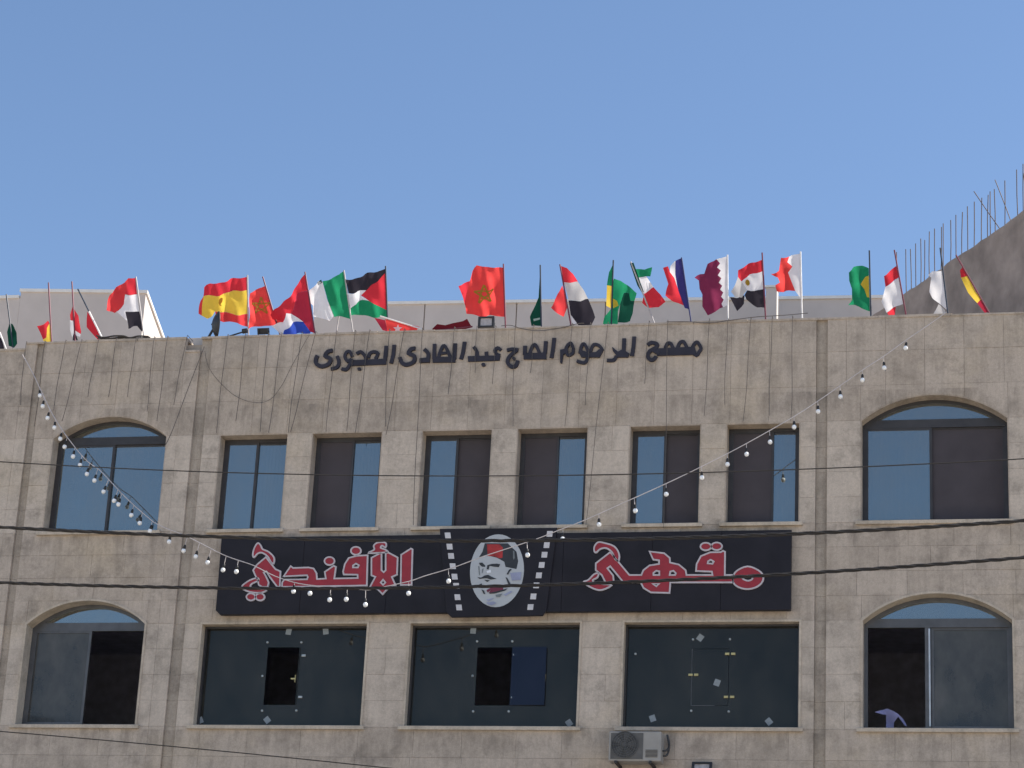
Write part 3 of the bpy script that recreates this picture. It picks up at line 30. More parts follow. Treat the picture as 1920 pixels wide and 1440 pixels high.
THIN = [[[-41.503, -3.0, 17.421], [-33.503, -3.0, 15.333], [-26.503, -3.0, 13.938], [-21.503, -3.0, 13.19], [-18.003, -3.0, 12.788], [-15.503, -3.0, 12.563], [-14.926, -3.0, 12.517], [-14.353, -3.0, 12.474], [-13.784, -3.0, 12.434], [-13.22, -3.0, 12.398], [-12.661, -3.0, 12.365], [-12.105, -3.0, 12.335], [-11.554, -3.0, 12.309], [-11.006, -3.0, 12.285], [-10.463, -3.0, 12.264], [-9.923, -3.0, 12.245], [-9.387, -3.0, 12.229], [-8.855, -3.0, 12.216], [-8.327, -3.0, 12.205], [-7.802, -3.0, 12.197], [-7.28, -3.0, 12.191], [-6.762, -3.0, 12.187], [-6.247, -3.0, 12.186], [-5.735, -3.0, 12.186], [-5.227, -3.0, 12.189], [-4.722, -3.0, 12.193], [-4.219, -3.0, 12.2], [-3.72, -3.0, 12.208], [-3.224, -3.0, 12.218], [-2.731, -3.0, 12.229], [-2.24, -3.0, 12.242], [-1.753, -3.0, 12.257], [-1.268, -3.0, 12.273], [-0.786, -3.0, 12.291], [-0.306, -3.0, 12.31], [2.194, -3.0, 12.435], [5.694, -3.0, 12.696], [10.694, -3.0, 13.244], [17.694, -3.0, 14.357], [25.694, -3.0, 16.124]], [[-41.209, -2.5, 11.135], [-33.209, -2.5, 10.19], [-26.209, -2.5, 9.469], [-21.209, -2.5, 9.013], [-17.709, -2.5, 8.724], [-15.209, -2.5, 8.533], [-14.993, -2.5, 8.517], [-14.778, -2.5, 8.502], [-14.563, -2.5, 8.486], [-14.349, -2.5, 8.47], [-14.136, -2.5, 8.454], [-13.923, -2.5, 8.437], [-13.711, -2.5, 8.421], [-13.499, -2.5, 8.405], [-13.288, -2.5, 8.388], [-13.077, -2.5, 8.371], [-12.867, -2.5, 8.354], [-12.658, -2.5, 8.337], [-12.449, -2.5, 8.32], [-12.241, -2.5, 8.303], [-12.033, -2.5, 8.286], [-11.826, -2.5, 8.268], [-11.619, -2.5, 8.251], [-11.413, -2.5, 8.233], [-11.208, -2.5, 8.215], [-11.003, -2.5, 8.197], [-10.799, -2.5, 8.179], [-10.595, -2.5, 8.161], [-10.392, -2.5, 8.142], [-10.189, -2.5, 8.124], [-9.987, -2.5, 8.105], [-9.785, -2.5, 8.086], [-9.584, -2.5, 8.068], [-9.384, -2.5, 8.049], [-9.184, -2.5, 8.03], [-6.684, -2.5, 7.799], [-3.184, -2.5, 7.496], [1.816, -2.5, 7.106], [8.816, -2.5, 6.644], [16.816, -2.5, 6.236]]]
PENT = [[-20.375, 5.0, 18.767], [-16.821, 5.301, 18.711], [-17.149, 7.793, 18.711], [-19.26, 5.0, 18.711], [-19.686, 5.0, 18.581]]
REAR = [[-14.622, 9.0, 19.839], [-2.622, 9.639, 19.835]]
REARJ = [-12.309, -10.414, -8.603, -4.666]
BOX = [(-5.289, 19.718), (-5.069, 19.71), (-5.064, 19.284), (-5.283, 19.291)]
CONC = [[-2.628, 8.0, 19.183], [-0.277, 4.182, 19.183]]
REBAR = [[[-2.647, 8.029, 20.183], [-2.64, 8.018, 19.205]], [[-2.55, 7.873, 20.12], [-2.536, 7.851, 19.182]], [[-2.44, 7.693, 20.152], [-2.441, 7.696, 19.198]], [[-2.335, 7.523, 20.178], [-2.342, 7.534, 19.2]], [[-2.253, 7.39, 20.087], [-2.271, 7.42, 19.221]], [[-2.158, 7.236, 20.194], [-2.166, 7.249, 19.207]], [[-2.053, 7.065, 20.176], [-2.057, 7.072, 19.212]], [[-1.915, 6.841, 20.108], [-1.935, 6.875, 19.207]], [[-1.88, 6.785, 20.153], [-1.89, 6.8, 19.21]], [[-1.732, 6.544, 20.112], [-1.747, 6.568, 19.224]], [[-1.63, 6.379, 20.14], [-1.637, 6.39, 19.214]], [[-1.503, 6.172, 20.102], [-1.527, 6.212, 19.227]], [[-1.407, 6.016, 20.144], [-1.413, 6.026, 19.225]], [[-1.275, 5.802, 20.136], [-1.292, 5.83, 19.251]], [[-1.133, 5.572, 20.107], [-1.155, 5.608, 19.264]], [[-1.015, 5.38, 20.073], [-1.039, 5.419, 19.258]], [[-0.978, 5.32, 20.113], [-0.986, 5.333, 19.264]], [[-0.901, 5.196, 20.099], [-0.901, 5.195, 19.246]], [[-0.707, 4.879, 20.116], [-0.722, 4.905, 19.269]], [[-0.493, 4.533, 20.161], [-0.491, 4.529, 19.273]], [[-0.378, 4.346, 20.181], [-0.392, 4.369, 19.287]], [[-0.338, 4.28, 20.149], [-0.356, 4.31, 19.292]], [[-1.278, 5.807, 20.344], [-0.806, 5.041, 19.243]], [[-0.884, 5.167, 20.266], [-0.614, 4.73, 19.256]], [[-0.377, 4.345, 20.003], [-0.301, 4.221, 19.305]], [[-2.842, 8.347, 20.264], [-2.841, 8.345, 19.259]]]
DISH = [(-13.401, 16.164), (-13.36, 15.716), (-13.454, 15.928), (-13.601, 15.705), (-13.193, 15.721), (-12.913, 15.806)]
LAMP = [(-8.965, 15.943), (-8.698, 15.934), (-8.688, 15.748), (-8.955, 15.757)]
LAMP2 = [(-12.712, 15.859), (-12.526, 15.853), (-12.518, 15.749), (-12.703, 15.755)]
AC = [(-6.456, 9.02), (-5.672, 9.04), (-5.667, 8.571), (-6.44, 8.573), (-6.216, 8.813), (-6.016, 8.815)]
LAMP3 = [(-5.247, 8.627), (-4.945, 8.629), (-4.941, 8.447), (-5.243, 8.444)]
CLOTHPTS = [(-2.605, 9.504), (-2.521, 9.549), (-2.424, 9.572), (-2.352, 9.53), (-2.268, 9.481), (-2.184, 9.407), (-2.125, 9.297), (-2.156, 9.304), (-2.256, 9.432), (-2.324, 9.358), (-2.324, 9.235), (-2.444, 9.234), (-2.439, 9.475)]
GROOVE = [(-13.605, -13.413), (-3.466, -3.292), (-16.5, -16.36)]
CAMR = [[0.976989, 0.025197, 0.211797], [0.207787, -0.33655, -0.918454], [0.048138, 0.941329, -0.334041]]
LENS = 86.396
# ------------------------------------------------------------------ camera, sky, sun, exposure
cam = bpy.data.objects.new('camera', bpy.data.cameras.new('camera'))
COL.objects.link(cam)
m = Matrix(CAMR).to_4x4(); m.translation = Vector((0, -36, 1.6)); cam.matrix_world = m
cam.data.lens = LENS; cam.data.sensor_width = 36; cam.data.sensor_fit = 'HORIZONTAL'
cam.data.clip_start = 0.5; cam.data.clip_end = 6000
SC.camera = cam

SUN_EL, SUN_AZ = math.radians(45), math.radians(75)      # azimuth measured from +y towards +x
sun_dir = Vector((math.sin(SUN_AZ)*math.cos(SUN_EL), math.cos(SUN_AZ)*math.cos(SUN_EL), math.sin(SUN_EL)))
w = bpy.data.worlds.new('World'); SC.world = w; w.use_nodes = True
nt = w.node_tree; nt.nodes.clear()
sky = nt.nodes.new('ShaderNodeTexSky'); sky.sky_type = 'NISHITA'; sky.sun_disc = False
sky.sun_elevation = SUN_EL; sky.sun_rotation = SUN_AZ
sky.altitude = 600; sky.air_density = 1.0; sky.dust_density = 0.6; sky.ozone_density = 3.0
bg = nt.nodes.new('ShaderNodeBackground'); bg.inputs['Strength'].default_value = 0.10
ow = nt.nodes.new('ShaderNodeOutputWorld')
nt.links.new(sky.outputs[0], bg.inputs[0]); nt.links.new(bg.outputs[0], ow.inputs[0])
sl = bpy.data.lights.new('sun', 'SUN'); sl.energy = 4.8; sl.angle = math.radians(0.5); sl.color = (1.0, 0.95, 0.86)
so = bpy.data.objects.new('sun', sl); COL.objects.link(so)
so.rotation_euler = sun_dir.to_track_quat('Z', 'Y').to_euler(); so.location = (20, 20, 60)
SC.view_settings.view_transform = 'Standard'; SC.view_settings.look = 'None'
SC.view_settings.exposure = 0.85; SC.view_settings.gamma = 1.0
SC.view_settings.use_curve_mapping = False

# ------------------------------------------------------------------ materials
def nodes(name):
    mt = bpy.data.materials.new(name); mt.use_nodes = True
    t = mt.node_tree; t.nodes.clear()
    return mt, t
def N(t, kind, **kw):
    n = t.nodes.new(kind)
    for k, v in kw.items():
        if k.startswith('_'): setattr(n, k[1:], v)
        else:
            key = k.replace('__', ' ')
            n.inputs[int(key[1:]) if key[0] == 'i' and key[1:].isdigit() else key].default_value = v
    return n
def L(t, a, b): t.links.new(a, b)
def c4(c): return (c[0], c[1], c[2], 1)
def mix(t, a, b, fac, mode='MIX'):
    n = t.nodes.new('ShaderNodeMix'); n.data_type = 'RGBA'; n.blend_type = mode
    for s, v in ((n.inputs[6], a), (n.inputs[7], b), (n.inputs[0], fac)):
        if isinstance(v, (int, float)): s.default_value = v
        elif isinstance(v, (tuple, list)): s.default_value = c4(v)
        else: L(t, v, s)
    return n.outputs[2]
def ramp(t, src, stops):
    r = t.nodes.new('ShaderNodeValToRGB'); e = r.color_ramp.elements
    while len(e) < len(stops): e.new(0.5)
    for el, (p, c) in zip(e, stops):
        el.position = p; el.color = c4(c) if isinstance(c, (tuple, list)) else (c, c, c, 1)
    L(t, src, r.inputs[0]); return r.outputs[0]
def pos_noise(t, scale, detail=4, rough=0.55, stretch=(1, 1, 1), offs=(0, 0, 0)):
    g = t.nodes.new('ShaderNodeNewGeometry')
    mp = t.nodes.new('ShaderNodeMapping'); mp.inputs['Scale'].default_value = stretch; mp.inputs['Location'].default_value = offs
    L(t, g.outputs['Position'], mp.inputs[0])
    n = N(t, 'ShaderNodeTexNoise', Scale=scale, Detail=detail, Roughness=rough)
    L(t, mp.outputs[0], n.inputs['Vector']); return n.outputs[0]

def simple(name, col, rough=0.6, metal=0.0, spec=0.4, vary=0.18, scale=6.0, bump=0.0):
    mt, t = nodes(name)
    b = N(t, 'ShaderNodeBsdfPrincipled', Roughness=rough, Metallic=metal)
    b.inputs['Specular IOR Level'].default_value = spec
    f = pos_noise(t, scale, 5)
    c = mix(t, tuple(v*(1-vary) for v in col), tuple(min(1, v*(1+vary)) for v in col), ramp(t, f, [(0.3, 0.0), (0.7, 1.0)]))
    L(t, c, b.inputs['Base Color'])
    if bump:
        bp = N(t, 'ShaderNodeBump', Strength=bump, Distance=0.01)
        L(t, pos_noise(t, scale*4, 6), bp.inputs['Height']); L(t, bp.outputs[0], b.inputs['Normal'])
    o = N(t, 'ShaderNodeOutputMaterial'); L(t, b.outputs[0], o.inputs[0]); return mt

def stone_mat(name, a, b2, c3, streak=0.5):
    mt, t = nodes(name)
    b = N(t, 'ShaderNodeBsdfPrincipled', Roughness=0.88)
    b.inputs['Specular IOR Level'].default_value = 0.2
    oi = t.nodes.new('ShaderNodeObjectInfo'); ge = t.nodes.new('ShaderNodeNewGeometry')
    ad = N(t, 'ShaderNodeMath', _operation='ADD'); L(t, oi.outputs['Random'], ad.inputs[0]); L(t, ge.outputs['Random Per Island'], ad.inputs[1])
    fr = N(t, 'ShaderNodeMath', _operation='FRACT'); L(t, ad.outputs[0], fr.inputs[0])
    base = ramp(t, fr.outputs[0], [(0.0, a), (0.5, b2), (1.0, c3)])
    big = pos_noise(t, 0.55, 5, 0.6, (1, 1, 1.3))
    base = mix(t, base, (0.53, 0.42, 0.29), mix(t, (0, 0, 0), (0.5, 0.5, 0.5), ramp(t, big, [(0.52, 0.0), (0.72, 1.0)])))
    mid = pos_noise(t, 2.6, 7, 0.68, (1, 1, 1), (4, 1, 2))
    base = mix(t, base, ramp(t, mid, [(0.28, 0.62), (0.52, 1.0), (0.8, 1.15)]), 0.75, 'MULTIPLY')
    st = pos_noise(t, 5.0, 5, 0.65, (1.6, 1, 0.13))
    base = mix(t, base, ramp(t, st, [(0.30, 0.62), (0.55, 1.0)]), streak*0.8, 'MULTIPLY')
    st2 = pos_noise(t, 9.0, 4, 0.6, (1.6, 1, 0.16), (9, 0, 0))
    base = mix(t, base, ramp(t, st2, [(0.33, 0.6), (0.48, 1.0)]), streak*0.35, 'MULTIPLY')
    soot = pos_noise(t, 1.7, 7, 0.7, (1, 1, 1), (20, 3, 8))
    base = mix(t, base, (0.115, 0.100, 0.085), mix(t, (0, 0, 0), (0.55, 0.55, 0.55), ramp(t, soot, [(0.54, 0.0), (0.74, 1.0)])))
    for zt_, ht in ((9.10, 0.42), (12.27, 0.40), (14.45, 0.5)):
        sx = t.nodes.new('ShaderNodeSeparateXYZ'); L(t, ge.outputs['Position'], sx.inputs[0])
        mr = N(t, 'ShaderNodeMapRange'); mr.inputs[1].default_value = zt_-ht; mr.inputs[2].default_value = zt_; mr.inputs[3].default_value = 0; mr.inputs[4].default_value = 1
        L(t, sx.outputs['Z'], mr.inputs[0])
        band_ = ramp(t, mr.outputs[0], [(0.0, 0.0), (0.55, 0.8), (0.97, 1.0), (1.0, 0.0)])
        drip = ramp(t, pos_noise(t, 2.1, 6, 0.68, (1.5, 1, 0.5), (zt_, 0, 3)), [(0.47, 0.0), (0.66, 0.52)])
        base = mix(t, base, (0.15, 0.125, 0.105), mix(t, band_, drip, 1.0, 'MULTIPLY'))
    grain = pos_noise(t, 20, 5, 0.7, (1, 1, 1), (2, 2, 2))
    base = mix(t, base, ramp(t, grain, [(0.3, 0.80), (0.55, 1.0), (0.75, 1.12)]), 0.7, 'MULTIPLY')
    fine = pos_noise(t, 60, 4, 0.6)
    base = mix(t, base, ramp(t, fine, [(0.3, 0.86), (0.7, 1.1)]), 0.8, 'MULTIPLY')
    L(t, base, b.inputs['Base Color'])
    bp = N(t, 'ShaderNodeBump', Strength=0.35, Distance=0.006)
    L(t, pos_noise(t, 35, 6, 0.65), bp.inputs['Height']); L(t, bp.outputs[0], b.inputs['Normal'])
    o = N(t, 'ShaderNodeOutputMaterial'); L(t, b.outputs[0], o.inputs[0]); return mt

def glass_mat(name, gloss_col, fac, behind, rough=0.02, wavy=0.06, dirt=0.0, dirt_col=(0.3, 0.3, 0.3)):
    mt, t = nodes(name)
    bp = N(t, 'ShaderNodeBump', Strength=wavy, Distance=0.02)
    L(t, pos_noise(t, 1.6, 2), bp.inputs['Height'])
    g = N(t, 'ShaderNodeBsdfGlossy', Color=c4(gloss_col), Roughness=rough); L(t, bp.outputs[0], g.inputs['Normal'])
    tr = N(t, 'ShaderNodeBsdfTransparent', Color=c4(behind))
    fr = N(t, 'ShaderNodeFresnel', IOR=1.5)
    mx = N(t, 'ShaderNodeMath', _operation='ADD', i1=fac); L(t, fr.outputs[0], mx.inputs[0])
    ms = t.nodes.new('ShaderNodeMixShader'); L(t, mx.outputs[0], ms.inputs[0]); L(t, tr.outputs[0], ms.inputs[1]); L(t, g.outputs[0], ms.inputs[2])
    out = ms.outputs[0]
    if dirt:
        d = N(t, 'ShaderNodeBsdfDiffuse', Color=c4(dirt_col))
        m2 = t.nodes.new('ShaderNodeMixShader')
        L(t, mix(t, (dirt*0.5,)*3, (dirt*1.4,)*3, ramp(t, pos_noise(t, 2.3, 6, 0.6, (1, 1, 0.6)), [(0.3, 0.0), (0.7, 1.0)])), m2.inputs[0])
        L(t, out, m2.inputs[1]); L(t, d.outputs[0], m2.inputs[2]); out = m2.outputs[0]
    o = N(t, 'ShaderNodeOutputMaterial'); L(t, out, o.inputs[0]); return mt

def cloth_mat(name, col, trans=0.5):
    mt, t = nodes(name)
    f = pos_noise(t, 9, 5)
    c = mix(t, tuple(v*0.86 for v in col), tuple(min(1, v*1.08) for v in col), f)
    d = N(t, 'ShaderNodeBsdfDiffuse', Roughness=0.6); tl = t.nodes.new('ShaderNodeBsdfTranslucent')
    L(t, c, d.inputs[0]); L(t, c, tl.inputs[0])
    bp = N(t, 'ShaderNodeBump', Strength=0.5, Distance=0.02)
    L(t, pos_noise(t, 11, 4, 0.5, (1, 1, 0.6)), bp.inputs['Height']); L(t, bp.outputs[0], d.inputs['Normal'])
    ms = N(t, 'ShaderNodeMixShader', Fac=trans); L(t, d.outputs[0], ms.inputs[1]); L(t, tl.outputs[0], ms.inputs[2])
    o = N(t, 'ShaderNodeOutputMaterial'); L(t, ms.outputs[0], o.inputs[0]); return mt

STONE = stone_mat('stone', (0.47, 0.392, 0.322), (0.495, 0.413, 0.34), (0.52, 0.435, 0.36))
STONE_PALE = stone_mat('pale_stone', (0.535, 0.453, 0.377), (0.555, 0.47, 0.391), (0.578, 0.49, 0.408), 0.3)  # paler tone for the slabs of both window rows
STONE_GROOVE = stone_mat('groove_stone', (0.415, 0.352, 0.292), (0.435, 0.37, 0.306), (0.455, 0.386, 0.32), 0.6)  # darker tone used only for the groove strips
TRIM = stone_mat('trim_stone', (0.53, 0.45, 0.365), (0.55, 0.468, 0.378), (0.57, 0.485, 0.39), 0.35)
MORTAR = simple('mortar', (0.33, 0.28, 0.235), 0.95, vary=0.2)
RENDERED = simple('painted_render', (0.56, 0.50, 0.455), 0.9, vary=0.07, scale=1.5, bump=0.2)
SUNLIT_COPING = simple('sunlit_coping', (0.74, 0.72, 0.68), 0.85, vary=0.06)  # paler than the walls: sunlight on the top edges put into the colour
CONCRETE = simple('raw_concrete', (0.33, 0.265, 0.222), 0.95, vary=0.35, scale=1.6, bump=0.8)
INTERIOR = simple('interior_plaster', (0.50, 0.50, 0.58), 0.9)
FRAME = simple('dark_aluminium', (0.045, 0.042, 0.044), 0.42, 0.0, 0.4)
FRAME_GREY = simple('grey_aluminium', (0.10, 0.10, 0.105), 0.4, 0.3, 0.5)
ALU = simple('bright_aluminium', (0.52, 0.52, 0.52), 0.35, 0.6, 0.5)
SCREEN = simple('insect_screen', (0.062, 0.053, 0.060), 0.8, vary=0.1, scale=3)
GLASS = glass_mat('tinted_glass', (0.74, 0.78, 0.74), 0.34, (0.34, 0.37, 0.40), 0.03, 0.10, 0.12, (0.27, 0.27, 0.25))
GLASS_GREY = glass_mat('dusty_glass', (0.75, 0.75, 0.72), 0.02, (0.16, 0.17, 0.18), 0.05, 0.1, 0.34, (0.21, 0.205, 0.195))
GLASS_DARK = glass_mat('dark_tempered_glass', (0.85, 0.85, 0.78), -0.004, (0.14, 0.16, 0.17), 0.03, 0.06, 0.14, (0.16, 0.155, 0.14))
GLASS_LEAF = glass_mat('bluish_glass', (0.66, 0.68, 0.86), 0.0, (0.12, 0.13, 0.16), 0.03, 0.05, 0.05, (0.14, 0.16, 0.25))  # blue of the swung leaf's reflection put into its tint
CURTAIN = cloth_mat('grey_curtain', (0.62, 0.62, 0.66), 0.3)
STEEL = simple('steel', (0.42, 0.42, 0.40), 0.35, 0.7)
BRASS = simple('brass', (0.50, 0.42, 0.20), 0.4, 0.6)
STICKER = simple('sticker_paper', (0.25, 0.28, 0.30), 0.7, vary=0.12, scale=30)
SIGN_BLACK = simple('sign_black', (0.017, 0.015, 0.020), 0.5, 0.0, 0.22, vary=0.25, scale=2)
RED_FACE = simple('sign_red', (0.31, 0.023, 0.034), 0.4, vary=0.12)
WHITE_EDGE = simple('sign_white', (0.58, 0.56, 0.57), 0.5, vary=0.1)
OUTLINE = simple('sign_outline', (0.50, 0.45, 0.47), 0.5, vary=0.12)
LETTER = simple('letter_metal', (0.030, 0.027, 0.038), 0.5, 0.0, 0.3)
PRINT = {'print_pale': simple('print_pale', (0.43, 0.45, 0.47), 0.6, vary=0.06, scale=3), 'print_dark': simple('print_dark', (0.030, 0.034, 0.04), 0.6),
         'print_red': simple('print_red', (0.36, 0.03, 0.03), 0.6, vary=0.4, scale=8), 'print_grey': simple('print_grey', (0.17, 0.19, 0.20), 0.6),
         'print_white': simple('print_white', (0.72, 0.74, 0.78), 0.6), 'print_blue': simple('print_blue', (0.28, 0.30, 0.42), 0.6),
         'print_maroon': simple('print_maroon', (0.17, 0.03, 0.06), 0.6)}
CABLE_BLACK = simple('cable_black', (0.030, 0.026, 0.024), 0.7)
WIRE = simple('thin_wire', (0.11, 0.095, 0.085), 0.7)
STRINGM = simple('string_cable', (0.52, 0.47, 0.46), 0.5)
SOCKET = simple('black_socket', (0.02, 0.02, 0.022), 0.5)
BULB = simple('white_bulb', (0.9, 0.9, 0.9), 0.12, 0.0, 0.8, vary=0.02)
AC_WHITE = simple('ac_casing', (0.32, 0.30, 0.275), 0.5, vary=0.1, scale=4)
AC_DARK = simple('ac_dark', (0.06, 0.058, 0.058), 0.6)
RUST = simple('rebar_steel', (0.13, 0.10, 0.09), 0.7, 0.2)
LAMP_BLACK = simple('lamp_black', (0.03, 0.03, 0.033), 0.5)
LAMP_GLASS = simple('lamp_glass', (0.45, 0.40, 0.38), 0.2, 0.1, 0.6, vary=0.3, scale=14)
PALE_CLOTH = cloth_mat('pale_blue_cloth', (0.42, 0.43, 0.72), 0.2)
ASPHALT = simple('asphalt', (0.05, 0.05, 0.052), 0.9, vary=0.25, scale=3, bump=0.4)
PAVING = simple('paving', (0.46, 0.41, 0.34), 0.9, vary=0.15, scale=2)
EARTH = simple('dry_earth', (0.52, 0.45, 0.36), 0.95, vary=0.2, scale=0.4)
PAINT = simple('road_paint', (0.75, 0.75, 0.72), 0.7)
POLE = {'pole_white': simple('pole_white', (0.75, 0.72, 0.70), 0.5), 'pole_dark': simple('pole_dark', (0.03, 0.04, 0.06), 0.5),
        'pole_maroon': simple('pole_maroon', (0.16, 0.03, 0.05), 0.5), 'pole_grey': simple('pole_grey', (0.40, 0.36, 0.35), 0.5),
        'pole_blue': simple('pole_blue', (0.03, 0.035, 0.12), 0.5)}
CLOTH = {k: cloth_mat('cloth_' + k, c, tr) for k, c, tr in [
    ('red', (0.74, 0.05, 0.07), 0.5), ('red2', (0.80, 0.07, 0.075), 0.6), ('red3', (0.90, 0.085, 0.08), 0.62), ('dred', (0.50, 0.04, 0.075), 0.45),  # dred also puts shade into the cloth of the fallen white star flag
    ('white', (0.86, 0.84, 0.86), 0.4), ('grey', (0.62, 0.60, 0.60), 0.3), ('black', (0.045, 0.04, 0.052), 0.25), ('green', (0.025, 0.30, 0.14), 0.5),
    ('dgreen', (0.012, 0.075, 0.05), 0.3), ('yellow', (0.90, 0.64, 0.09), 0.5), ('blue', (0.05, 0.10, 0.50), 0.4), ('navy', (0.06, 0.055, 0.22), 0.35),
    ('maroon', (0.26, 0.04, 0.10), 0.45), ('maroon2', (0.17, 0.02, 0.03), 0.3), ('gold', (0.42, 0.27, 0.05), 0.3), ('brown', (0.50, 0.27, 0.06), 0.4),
    ('lime', (0.50, 0.52, 0.08), 0.4), ('pale', (0.5, 0.6, 0.55), 0.3)]}

# ------------------------------------------------------------------ builders
WLOC = {}
def root(name, label, cat, loc, group=None):
    o = bpy.data.objects.new(name, None); COL.objects.link(o); o.empty_display_size = 0.2
    o.location = loc; WLOC[o] = Vector(loc); tag(o, label, cat, group); return o
def tag(o, label=None, cat=None, group=None, kind=None):
    for k, v in (('label', label), ('category', cat), ('group', group), ('kind', kind)):
        if v: o[k] = v
    return o
def link(name, me, parent=None, at=(0, 0, 0)):
    o = bpy.data.objects.new(name, me); COL.objects.link(o); at = Vector(at)
    WLOC[o] = at
    if parent is not None:
        o.parent = parent; o.location = at - WLOC[parent]
    else: o.location = at
    return o
def mk(name, verts, faces, mats, parent=None, fm=None, smooth=False, org=None):
    """one mesh object from world-space vertices, its origin at the middle of its box"""
    if org is None:
        lo = [min(v[i] for v in verts) for i in range(3)]; hi = [max(v[i] for v in verts) for i in range(3)]
        org = Vector([(a+b)/2 for a, b in zip(lo, hi)])
    else: org = Vector(org)
    me = bpy.data.meshes.new(name)
    me.from_pydata([Vector(v)-org for v in verts], [], faces)
    for x in (mats if isinstance(mats, (list, tuple)) else [mats]): me.materials.append(x)
    if fm: me.polygons.foreach_set('material_index', fm)
    bm = bmesh.new(); bm.from_mesh(me); bmesh.ops.recalc_face_normals(bm, faces=bm.faces); bm.to_mesh(me); bm.free()
    if smooth: me.polygons.foreach_set('use_smooth', [True]*len(me.polygons))
    return link(name, me, parent, org)
class MB:
    def __init__(s): s.v, s.f, s.m = [], [], []
    def add(s, v, f, mi=0):
        n = len(s.v); s.v += [tuple(x) for x in v]; s.f += [[i+n for i in q] for q in f]; s.m += [mi]*len(f); return s
    def box(s, x0, x1, y0, y1, z0, z1, mi=0, bev=0.0):
        if bev:
            bm = bmesh.new(); bmesh.ops.create_cube(bm, size=1)
            for v in bm.verts: v.co = Vector(((x0+x1)/2+v.co.x*(x1-x0), (y0+y1)/2+v.co.y*(y1-y0), (z0+z1)/2+v.co.z*(z1-z0)))
            bmesh.ops.bevel(bm, geom=list(bm.edges), offset=bev, segments=2, affect='EDGES', profile=0.5)
            bm.verts.index_update(); s.add([v.co[:] for v in bm.verts], [[v.index for v in f.verts] for f in bm.faces], mi); bm.free(); return s
        v = [(x, y, z) for x in (x0, x1) for y in (y0, y1) for z in (z0, z1)]
        return s.add(v, [(0, 1, 3, 2), (4, 6, 7, 5), (0, 4, 5, 1), (2, 3, 7, 6), (0, 2, 6, 4), (1, 5, 7, 3)], mi)
    def prism(s, poly, y0, y1, mi=0, cham=0.0):
        """polygon in x,z pushed from y0 (front) to y1 (back); a small chamfer round the front"""
        n = len(poly)
        rings = [([(x, y0+cham, z) for x, z in poly])] if cham else []
        fr = poly
        if cham:
            cx = sum(p[0] for p in poly)/n; cz = sum(p[1] for p in poly)/n
            fr = [(x-math.copysign(min(cham, abs(x-cx)*.3), x-cx), z-math.copysign(min(cham, abs(z-cz)*.3), z-cz)) for x, z in poly]
        allr = [[(x, y0, z) for x, z in fr]] + rings + [[(x, y1, z) for x, z in poly]]
        v = [p for r in allr for p in r]; f = [list(range(n))[::-1], [i+(len(allr)-1)*n for i in range(n)]]
        for k in range(len(allr)-1):
            for i in range(n):
                j = (i+1) % n; f.append((k*n+i, k*n+j, (k+1)*n+j, (k+1)*n+i))
        return s.add(v, f, mi)
    def ring(s, a, b, y0, y1, mi=0):
        n = len(a); v = [(x, y0, z) for x, z in a]+[(x, y0, z) for x, z in b]+[(x, y1, z) for x, z in a]+[(x, y1, z) for x, z in b]; f = []
        for i in range(n):
            j = (i+1) % n
            f += [(i, j, n+j, n+i), (2*n+i, 3*n+i, 3*n+j, 2*n+j), (i, 2*n+i, 2*n+j, j), (n+i, n+j, 3*n+j, 3*n+i)]
        return s.add(v, f, mi)
    def tube(s, pts, r, n=6, mi=0, caps=True):
        pts = [Vector(p) for p in pts]; base = len(s.v); k = len(pts); v = []; up = None
        for i, p in enumerate(pts):
            d = (pts[min(i+1, k-1)]-pts[max(i-1, 0)]).normalized()
            if up is None: up = Vector((0, 0, 1)) if abs(d.z) < 0.9 else Vector((0, 1, 0))
            a = d.cross(up).normalized(); up = a.cross(d).normalized(); rr = r[i] if isinstance(r, (list, tuple)) else r
            v += [p+a*rr*math.cos(2*math.pi*j/n)+up*rr*math.sin(2*math.pi*j/n) for j in range(n)]
        f = [(i*n+j, i*n+(j+1) % n, (i+1)*n+(j+1) % n, (i+1)*n+j) for i in range(k-1) for j in range(n)]
        if caps: f += [tuple(range(n))[::-1], tuple((k-1)*n+j for j in range(n))]
        return s.add(v, f, mi)
    def ball(s, c, rx, rz, nu=12, nv=8, mi=0):
        c = Vector(c); v = [c+Vector((0, 0, rz))]; f = []
        for i in range(1, nv):
            t = math.pi*i/nv
            v += [c+Vector((rx*math.sin(t)*math.cos(2*math.pi*j/nu), rx*math.sin(t)*math.sin(2*math.pi*j/nu), rz*math.cos(t))) for j in range(nu)]
        v.append(c-Vector((0, 0, rz)))
        for j in range(nu):
            f.append((0, 1+j, 1+(j+1) % nu)); f.append((len(v)-1, 1+(nv-2)*nu+(j+1) % nu, 1+(nv-2)*nu+j))
            for i in range(nv-2): a = 1+i*nu; f.append((a+j, a+nu+j, a+nu+(j+1) % nu, a+(j+1) % nu))
        return s.add(v, f, mi)
    def build(s, name, mats, parent=None, smooth=False, org=None): return mk(name, s.v, s.f, mats, parent, s.m, smooth, org)

